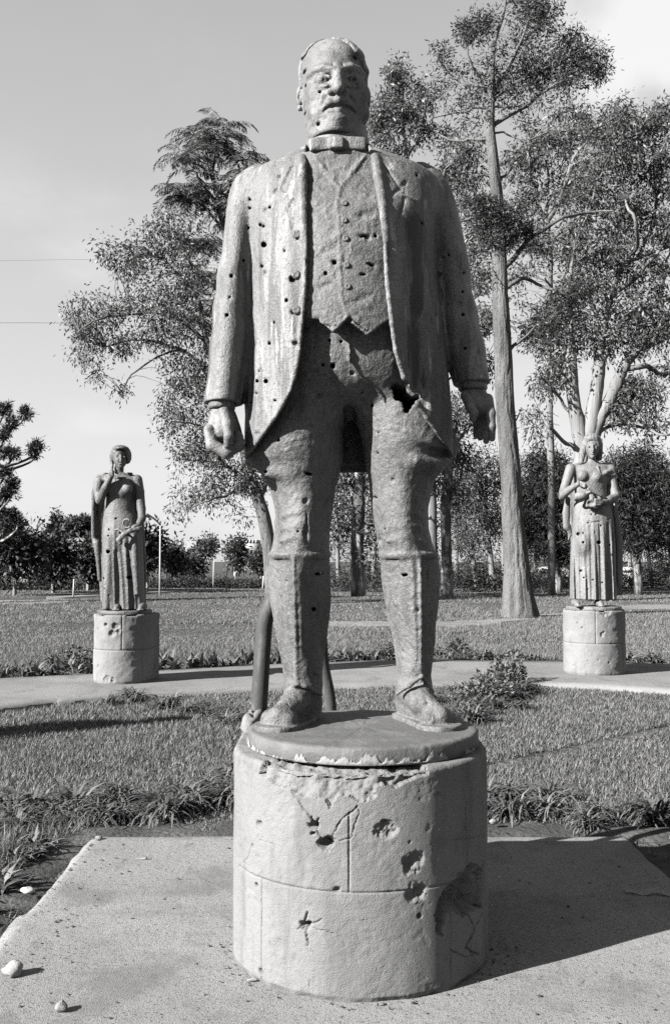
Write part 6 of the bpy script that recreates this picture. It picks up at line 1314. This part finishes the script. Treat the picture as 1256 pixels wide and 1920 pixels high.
def lady(side, name, label, cat, dd, ox, oy, sc, base_c, base_r, pz, mat):
    """side 'a': veiled figure with raised arm and bowl ring; 'b': bare-breasted figure pouring from a jug. (ox, oy, sc): where the enlarged detail sits in the photograph"""
    org = np.array((base_c[0], base_c[1], pz)); t = thing(name, label, cat, org)
    k = dd / F * sc
    def q(zx, zy, y=0.0): return P(ox + zx * sc, oy + zy * sc, dd + y)
    def L_(zy, l, r, y=0.0, b=.15, p=2.0):
        A_, B_ = q(l, zy, y), q(r, zy, y); return (A_[2], (A_[0] + B_[0]) / 2, dd + y, (B_[0] - A_[0]) / 2, b, p)
    v = .0105
    lo0 = q(150, 1400); hi0 = q(640, 90)
    def fld(x0, z1, x1, z0, ya=-.5, yb=.45, vv=v):
        a, b = q(x0, z1), q(x1, z0); return Field((a[0], dd + ya, b[2]), (b[0], dd + yb, a[2]), vv)
    zbase = pz + .055
    if side == 'a':
        # gown: long falling folds, one deep fold down the middle
        W = fld(205, 600, 590, 1400)
        cxm = q(385, 900)[0]
        def fold(x, y, Z):
            tt = np.clip((q(0, 640)[2] - Z) / .9, 0, 1)
            return (tt * (.020 * np.sin(x * 42 + 1.2) + .010 * np.sin(x * 84 + .4 + Z * 1.5)) + .0 * y).astype(f32)
        W.add(loft([L_(612, 258, 468, 0, .155), L_(660, 248, 500, 0, .18), L_(760, 240, 522, -.01, .215), L_(900, 237, 532, -.01, .225), L_(1100, 236, 540, -.01, .225), L_(1250, 238, 546, -.01, .23), L_(1345, 238, 550, -.015, .24)], ripple=fold), 0)
        W.cut(chain([q(372, 840, -.23), q(385, 1000, -.26), q(400, 1150, -.27), q(412, 1300, -.28)], [.012, .03, .038, .03], sy=1.4), .03)
        W.cut(chain([q(335, 900, -.23), q(345, 1100, -.25), q(350, 1320, -.26)], [.010, .03, .035], sy=1.3), .04)
        W.add(chain([q(470, 800, -.19), q(478, 1000, -.22), q(490, 1200, -.23)], [.05, .05, .03]), .07)
        W.add(chain([q(290, 800, -.19), q(285, 1000, -.21), q(275, 1300, -.21)], [.04, .045, .04]), .07)
        W.add(torus(q(363, 618, 0), .21, .012, (0, 0, 1)) if False else loft([L_(608, 255, 470, 0, .16), L_(628, 255, 470, 0, .16)], rnd=.01), .01)
        for px, py, r in ((285, 900, .03), (430, 1086, .026), (245, 1093, .022), (290, 1215, .012), (335, 660, .016), (285, 740, .014), (285, 785, .014), (427, 930, .014), (255, 1165, .014), (440, 960, .012), (480, 1215, .013)):
            W.cut(ell(q(px, py, -.2), (r, .2, r * .8)), .004)
        W.cut((W.lo, W.lo + 9, lambda X, Y, Z: Z - (zbase + .01) + 0 * X + 0 * Y)); W.mesh('gown', mat, t, org)
        # upper body with both arms
        U = fld(170, 320, 570, 860)
        U.add(loft([L_(330, 335, 405, .03, .06), L_(352, 300, 440, .03, .09), L_(372, 235, 495, .02, .12), L_(410, 262, 478, 0, .145), L_(470, 270, 470, -.01, .15), L_(540, 268, 468, 0, .14), L_(625, 258, 470, 0, .155)], rnd=.02))
        for px in (318, 420): U.add(ell(q(px, 445, -.115), (.075, .07, .078)), .03)
        U.add(chain([q(348, 340, .02), q(352, 280, .02)], [.065, .06]), .03)
        U.add(chain([q(218, 392, .0), q(205, 460, -.05), q(222, 528, -.10)], [.072, .066, .058]), .03)
        U.add(chain([q(222, 528, -.10), q(262, 440, -.20), q(305, 350, -.22)], [.058, .052, .034]), .02)
        U.add(chain([q(488, 385, .0), q(506, 470, .0), q(520, 590, -.04)], [.075, .066, .056]), .03)
        U.add(chain([q(520, 590, -.04), q(525, 660, -.12), q(490, 722, -.22)], [.056, .052, .036]), .02)
        U.add(chain([q(240, 375, 0), q(300, 360, .0)], .05), .03)
        # neckline band and the pleats hanging from it
        U.add(chain([q(325, 366, -.115), q(368, 369, -.135), q(410, 366, -.115)], .013), .005)
        for i, px in enumerate((332, 350, 368, 386, 402)): U.add(chain([q(px, 380, -.12), q(px + (px - 368) * .15, 425, -.155)], [.012, .008]), .01)
        U.cut(chain([q(325, 377, -.14), q(410, 377, -.14)], .010), .004)
        U.add(ell(q(368, 470, -.12), (.06, .03, .06)), .05)
        U.mesh('upper_body', mat, t, org)
        hd = [fld(275, 300, 350, 385, vv=.008), fld(430, 690, 540, 790, vv=.008)]
        hd[0].add(ell(q(310, 338, -.225), (.045, .05, .055)))
        for i in range(4): hd[0].add(chain([q(300 + i * 5, 330 + i * 8, -.26), q(318 + i * 2, 318 + i * 9, -.285), q(330, 328 + i * 8, -.25)], .015), .006)
        hd[0].mesh('hand', mat, t, org)
        hd[1].add(chain([q(515, 700, -.19), q(470, 728, -.25)], [.045, .042], sy=1.2))
        for i in range(4): hd[1].add(chain([q(478, 722 + i * 9, -.25 - i * .01), q(455, 726 + i * 10, -.28), q(438, 735 + i * 8, -.26)], .014), .005)
        hd[1].mesh('hand', mat, t, org)
        # head and hair
        HD = fld(290, 125, 450, 350, -.22, .22, .007)
        HD.add(loft([L_(165, 330, 405, .0, .10), L_(200, 316, 418, -.005, .135), L_(235, 318, 416, -.01, .135), L_(265, 327, 409, -.02, .125), L_(285, 342, 396, -.04, .10), L_(299, 356, 384, -.07, .06)], rnd=.02)); HD.add(chain([q(360, 300, .03), q(358, 345, .03)], .062), .02)
        HD.add(chain([q(372, 208, -.135), q(373, 240, -.165), q(373, 252, -.165)], [.012, .017, .018]), .014)
        for px in (346, 397): HD.cut(ell(q(px, 217, -.155), (.030, .025, .016)), .015); HD.add(ell(q(px, 219, -.118), (.020, .018, .011)), .004)
        HD.add(ell(q(372, 268, -.138), (.026, .016, .009)), .008); HD.cut(chain([q(358, 268, -.165), q(386, 268, -.165)], .004), .004); HD.add(ball(q(371, 288, -.115), .026), .02)
        HD.mesh('head', mat, t, org)
        HA = fld(280, 115, 460, 330, -.22, .3, .009)
        HA.add(ell(q(370, 203, .03), (.128, .165, .128))); HA.add(ell(q(372, 160, -.03), (.108, .12, .045)), .03); HA.add(ell(q(420, 215, .05), (.05, .11, .10)), .03); HA.add(chain([q(312, 200, -.02), q(308, 260, .0), q(310, 318, -.08)], [.04, .026, .016]), .02)
        HA.cut(ell(q(367, 238, -.16), (.092, .16, .150)), .01); HA.warp(lambda X, Y, Z: .002 * np.sin((X + .6 * Z) * 130 + 3 * np.sin(Y * 30)))
        HA.mesh('hair', mat, t, org)
        CP = fld(150, 330, 590, 1300, -.1, .45)
        CP.add(loft([L_(345, 200, 480, .12, .08), L_(400, 178, 505, .16, .10), L_(560, 165, 530, .2, .10), L_(760, 166, 540, .22, .11), L_(850, 182, 544, .22, .11), L_(960, 208, 548, .2, .1), L_(1100, 222, 556, .18, .1), L_(1270, 235, 562, .15, .1)], ripple=lambda x, y, Z: (.014 * np.sin(x * 46 + Z) + 0 * y).astype(f32)))
        CP.add(chain([q(260, 335, .02), q(205, 385, .05), q(180, 480, .08), q(172, 620, .1), q(174, 780, .1), q(190, 850, .1)], [.03, .035, .035, .04, .04, .02]), .05)
        CP.add(chain([q(440, 335, .0), q(432, 325, -.02)], .035), .03); CP.add(chain([q(200, 840, .08), q(212, 960, .08), q(222, 1100, .1)], [.05, .035, .03]), .04)
        CP.mesh('cape', mat, t, org)
        RG = fld(375, 655, 470, 740, -.42, -.1, .0065); RG.add(torus(q(418, 697, -.28), .056, .014, (.25, 1, .15))); RG.mesh('ring', mat, t, org)
        SC_ = fld(310, 700, 550, 860, -.45, -.02, .007); SC_.add(chain([q(358, 815, -.30), q(395, 775, -.31), q(440, 748, -.30), q(500, 735, -.27), q(535, 720, -.22)], [.038, .034, .032, .03, .02], sy=.6)); SC_.add(chain([q(330, 745, -.26), q(355, 738, -.28), q(380, 755, -.30)], [.014, .017, .016]), .01); SC_.add(chain([q(370, 835, -.29), q(362, 815, -.30)], [.03, .03]), .01)
        SC_.mesh('draped_scroll', mat, t, org)
        feet = ((345, 1350), (520, 1345), (478, 1340))
    else:
        W = fld(190, 590, 620, 1400)
        def fold(x, y, Z):
            tt = np.clip((q(0, 700)[2] - Z) / .9, 0, 1)
            return (tt * (.016 * np.sin(x * 46 + .3) + .012 * np.sin(x * 92 + 1.4 + Z)) + 0 * y).astype(f32)
        W.add(loft([L_(605, 272, 482, 0, .15), L_(660, 252, 512, 0, .18), L_(760, 243, 535, -.01, .205), L_(900, 238, 548, -.01, .215), L_(1100, 234, 555, -.01, .22), L_(1320, 233, 560, -.015, .23)], ripple=fold))
        W.cut(chain([q(330, 980, -.22), q(322, 1080, -.24), q(305, 1200, -.24)], [.03, .045, .02]), .06); W.add(ell(q(320, 930, -.16), (.08, .07, .12)), .08)
        W.cut(chain([q(492, 780, -.17), q(505, 1000, -.2), q(512, 1310, -.2)], [.012, .03, .034], sy=1.3), .03); W.cut(chain([q(520, 800, -.13), q(532, 1000, -.15), q(540, 1310, -.16)], [.008, .022, .026], sy=1.3), .02)
        W.cut(chain([q(372, 780, -.215), q(375, 1000, -.24), q(380, 1310, -.25)], [.006, .014, .02]), .02); W.cut(chain([q(430, 780, -.2), q(440, 1000, -.22), q(448, 1310, -.24)], [.006, .012, .018]), .02)
        W.cut(chain([q(262, 782, -.16), q(330, 774, -.21), q(420, 762, -.21), q(515, 740, -.14)], .008), .006)
        for px, py, r in ((292, 849, .026), (316, 910, .018), (430, 911, .030), (310, 1115, .018), (325, 1165, .014), (355, 770, .012), (322, 842, .012), (400, 840, .012), (515, 930, .014), (410, 710, .012), (378, 708, .012), (445, 790, .014), (387, 1180, .012), (455, 1200, .012), (480, 1060, .01), (350, 1250, .01)):
            W.cut(ell(q(px, py, -.2), (r, .2, r * .9)), .004)
        W.cut((W.lo, W.lo + 9, lambda X, Y, Z: Z - (zbase + .02) + 0 * X + 0 * Y)); W.mesh('gown', mat, t, org)
        U = fld(130, 310, 620, 700)
        U.add(loft([L_(318, 345, 410, .03, .06), L_(338, 320, 440, .03, .09), L_(362, 240, 510, .02, .12), L_(400, 255, 500, 0, .145), L_(460, 268, 492, -.01, .15), L_(540, 268, 486, 0, .145), L_(620, 265, 492, 0, .155)], rnd=.02))
        for px, py in ((315, 432), (412, 440)): U.add(ell(q(px, py, -.112), (.08, .078, .08)), .03)
        U.add(chain([q(378, 330, .02), q(380, 280, .0)], [.066, .06]), .03)
        U.add(chain([q(228, 380, .0), q(200, 470, -.03), q(165, 575, -.07)], [.078, .068, .058]), .03); U.add(chain([q(165, 575, -.07), q(220, 530, -.2), q(280, 492, -.27)], [.058, .05, .034]), .02)
        U.add(chain([q(512, 385, .0), q(525, 470, .0), q(550, 575, -.05)], [.076, .066, .058]), .03); U.add(chain([q(550, 575, -.05), q(500, 605, -.18), q(440, 622, -.27)], [.058, .05, .036]), .02)
        U.add(chain([q(492, 418, -.07), q(520, 426, -.075), q(548, 420, -.05)], .016), .006); U.add(chain([q(455, 425, -.12), q(480, 405, -.11), q(510, 395, -.08)], [.02, .03, .025]), .02)
        for i in range(6): U.add(ball(q(422 + i * 4, 360 + i * 14, -.12 - .006 * i), .017), .004)
        for px, py in ((290, 358), (238, 372), (430, 600)): U.cut(ball(q(px, py, -.12), .012), .003)
        U.mesh('upper_body', mat, t, org)
        hd = [fld(255, 450, 370, 540, -.42, -.1, .0075), fld(350, 580, 480, 680, -.45, -.1, .0075)]
        hd[0].add(ell(q(290, 492, -.275), (.05, .045, .04)))
        for i in range(4): hd[0].add(chain([q(298 + i * 2, 474 + i * 9, -.30), q(328, 486 + i * 8, -.32), q(344 - i * 3, 508 + i * 4, -.30)], .0145), .006)
        hd[0].add(chain([q(285, 480, -.28), q(310, 510, -.25), q(325, 522, -.25)], [.02, .017, .013]), .006); hd[0].mesh('hand', mat, t, org)
        hd[1].add(ell(q(442, 622, -.275), (.045, .045, .045)))
        for i in range(4): hd[1].add(chain([q(440, 600 + i * 13, -.31), q(405, 602 + i * 13, -.335), q(375, 606 + i * 12, -.32)], [.0155, .015, .013]), .004)
        hd[1].add(chain([q(440, 595, -.27), q(420, 575, -.26), q(405, 572, -.27)], [.02, .016, .013]), .006); hd[1].mesh('hand', mat, t, org)
        HD = fld(300, 110, 460, 345, -.22, .22, .007)
        HD.add(loft([L_(160, 345, 415, .0, .10), L_(200, 328, 430, -.005, .135), L_(235, 330, 428, -.01, .135), L_(268, 340, 420, -.02, .125), L_(290, 354, 408, -.04, .10), L_(306, 368, 396, -.07, .06)], rnd=.02)); HD.add(chain([q(372, 305, .03), q(372, 340, .03)], .062), .02)
        HD.add(chain([q(386, 208, -.135), q(387, 242, -.165), q(387, 256, -.165)], [.012, .017, .018]), .014)
        for px in (358, 411): HD.cut(ell(q(px, 218, -.155), (.030, .025, .016)), .015); HD.add(ell(q(px, 220, -.118), (.020, .018, .011)), .004)
        HD.add(ell(q(386, 274, -.138), (.026, .016, .009)), .008); HD.cut(chain([q(372, 274, -.165), q(400, 274, -.165)], .004), .004); HD.add(ball(q(384, 294, -.115), .026), .02)
        HD.mesh('head', mat, t, org)
        HA = fld(270, 105, 470, 360, -.22, .3, .009)
        HA.add(ell(q(382, 205, .03), (.135, .17, .155))); HA.add(ell(q(380, 165, -.02), (.115, .13, .075)), .03); HA.add(chain([q(330, 205, .0), q(312, 270, .0), q(302, 335, -.04)], [.05, .05, .035]), .03); HA.add(chain([q(432, 205, .02), q(430, 300, .06)], [.05, .05]), .03)
        HA.cut(ell(q(385, 246, -.16), (.095, .16, .150)), .008); HA.warp(lambda X, Y, Z: .0025 * np.sin((X * 1.2 + .3 * Z) * 120 + 3 * np.sin(Y * 30)))
        HA.mesh('veil', mat, t, org)
        CP = fld(160, 330, 620, 1340, -.1, .45)
        CP.add(loft([L_(340, 250, 510, .12, .08), L_(420, 235, 540, .16, .10), L_(600, 215, 560, .2, .10), L_(780, 222, 572, .22, .11), L_(1000, 240, 586, .2, .1), L_(1290, 250, 594, .16, .1)], ripple=lambda x, y, Z: (.014 * np.sin(x * 46 + Z) + 0 * y).astype(f32)))
        CP.add(chain([q(205, 600, .06), q(196, 700, .05), q(196, 800, .04)], [.04, .055, .045], sy=.7), .04); CP.add(chain([q(210, 800, .05), q(225, 850, .05), q(212, 892, .05)], [.045, .03, .012], sy=.7), .03)
        CP.add(chain([q(545, 640, .0), q(560, 760, .0), q(575, 900, .02), q(580, 1200, .03)], [.03, .05, .05, .05], sy=.8), .05)
        CP.mesh('cape', mat, t, org)
        JG = fld(215, 505, 375, 640, -.46, -.1, .0075); JG.add(ell(q(302, 575, -.27), (.092, .085, .068))); JG.add(chain([q(325, 565, -.29), q(352, 552, -.31), q(362, 548, -.31)], [.035, .022, .028]), .02); JG.add(chain([q(262, 588, -.26), q(240, 598, -.25)], [.045, .035]), .02); JG.mesh('jug', mat, t, org)
        BW = fld(300, 505, 470, 700, -.5, -.12, .0075); BW.add(chain([q(380, 590, -.28), q(352, 522, -.30)], [.05, .012], sy=1.0)); BW.add(chain([q(350, 525, -.30), q(440, 570, -.26)], [.016, .03], sy=1.6), .03); BW.add(rbox(q(378, 632, -.27), (.095, .045, .055), .03, -.15), .03); BW.cut(ell(q(372, 628, -.335), (.06, .05, .035)), .02); BW.mesh('shell_bowl', mat, t, org)
        feet = ((272, 1345), (440, 1338), (430, 1345))
    for fx_, fy_ in feet[:2]:
        FT = Field((base_c[0] - base_r, dd - .5, pz + .02), (base_c[0] + base_r, dd + .2, pz + .25), .009)
        c = q(fx_, fy_, -.22); c[2] = zbase; FT.add(chain([c + (0, .12, .05), c + (0, 0, .04), c + (0, -.06, .022)], [.055, .045, .032]), .02)
        for i in range(5): FT.add(chain([c + (-.032 + .016 * i, -.05, .02), c + (-.036 + .018 * i, -.095 + .006 * abs(i - 2), .012)], [.013, .012]), .004)
        FT.cut((FT.lo, FT.lo + 9, lambda X, Y, Z: Z - (zbase - .004) + 0 * X + 0 * Y)); FT.mesh('foot', mat, t, org)
    V, Q, T = disc_mesh(base_c[0], base_c[1], base_r, pz + .001, zbase, 7, 90, .006)
    mesh_np('base_disc', V, Q, T, mat, t, True, org)
    return t
# left: front of its plinth stands 12.85 m away
DA = 13.30; cxa = P(232, 1200, DA)[0]
PA = small_plinth(cxa, DA, .385, .36, .885, R(-6), 41, [(-.12, .76, .03, .03), (.02, .74, .05, .03), (-.03, .66, .045, .03), (.06, .69, .035, .018), (-.26, .22, .025, .012), (-.10, .06, .05, .02), (-.02, .05, .03, .02), (-.28, .7, .02, .012)],
             'rounded stone plinth with a chipped face, carrying the statue holding a ring', M['stone'], .10)
LA = lady('a', 'statue', 'dark statue of a robed woman with a ring and scroll, hand raised to her cheek', 'statue', DA, 130, 800, .2604, (cxa + .01, DA + .02), .36, .885, M['lady'])
DB = 14.25; cxb = P(1114, 1200, DB)[0]
def small_square(): pass
small_plinth(cxb, DB + .02, .43, .38, .89, R(-14), 57, [(-.25, .72, .018, .02), (-.17, .66, .016, .02), (.10, .56, .035, .02), (.13, .60, .02, .02), (-.1, .2, .012, .02), (.05, .22, .014, .02), (.2, .18, .016, .02), (.12, .86, .05, .02), (.2, .87, .04, .02), (-.3, .12, .03, .008)],
             'pale square-shouldered stone plinth carrying the statue of the woman with a jug', M['stone'], .02)
lady('b', 'statue', 'pale statue of a bare-breasted woman pouring from a jug into a shell bowl', 'statue', DB, 1010, 780, .2604, (cxb, DB + .03), .385, .89, M['lady_pale'])

# a third figure of the ring stands just outside the left edge; her shadow lies across the lawn
def copy_tree(o, parent=None):
    c = o.copy(); COL.objects.link(c); c.parent = parent
    for ch in list(o.children): copy_tree(ch, c)
    return c
for src, z, lab in ((PA, 0, 'rounded stone plinth just beyond the left edge of the lawn, under a third statue'), (LA, .885, 'third robed statue just beyond the left edge, her shadow lying on the lawn')):
    c = copy_tree(src); c.location = (-6.55, 7.35, z); c['label'] = lab
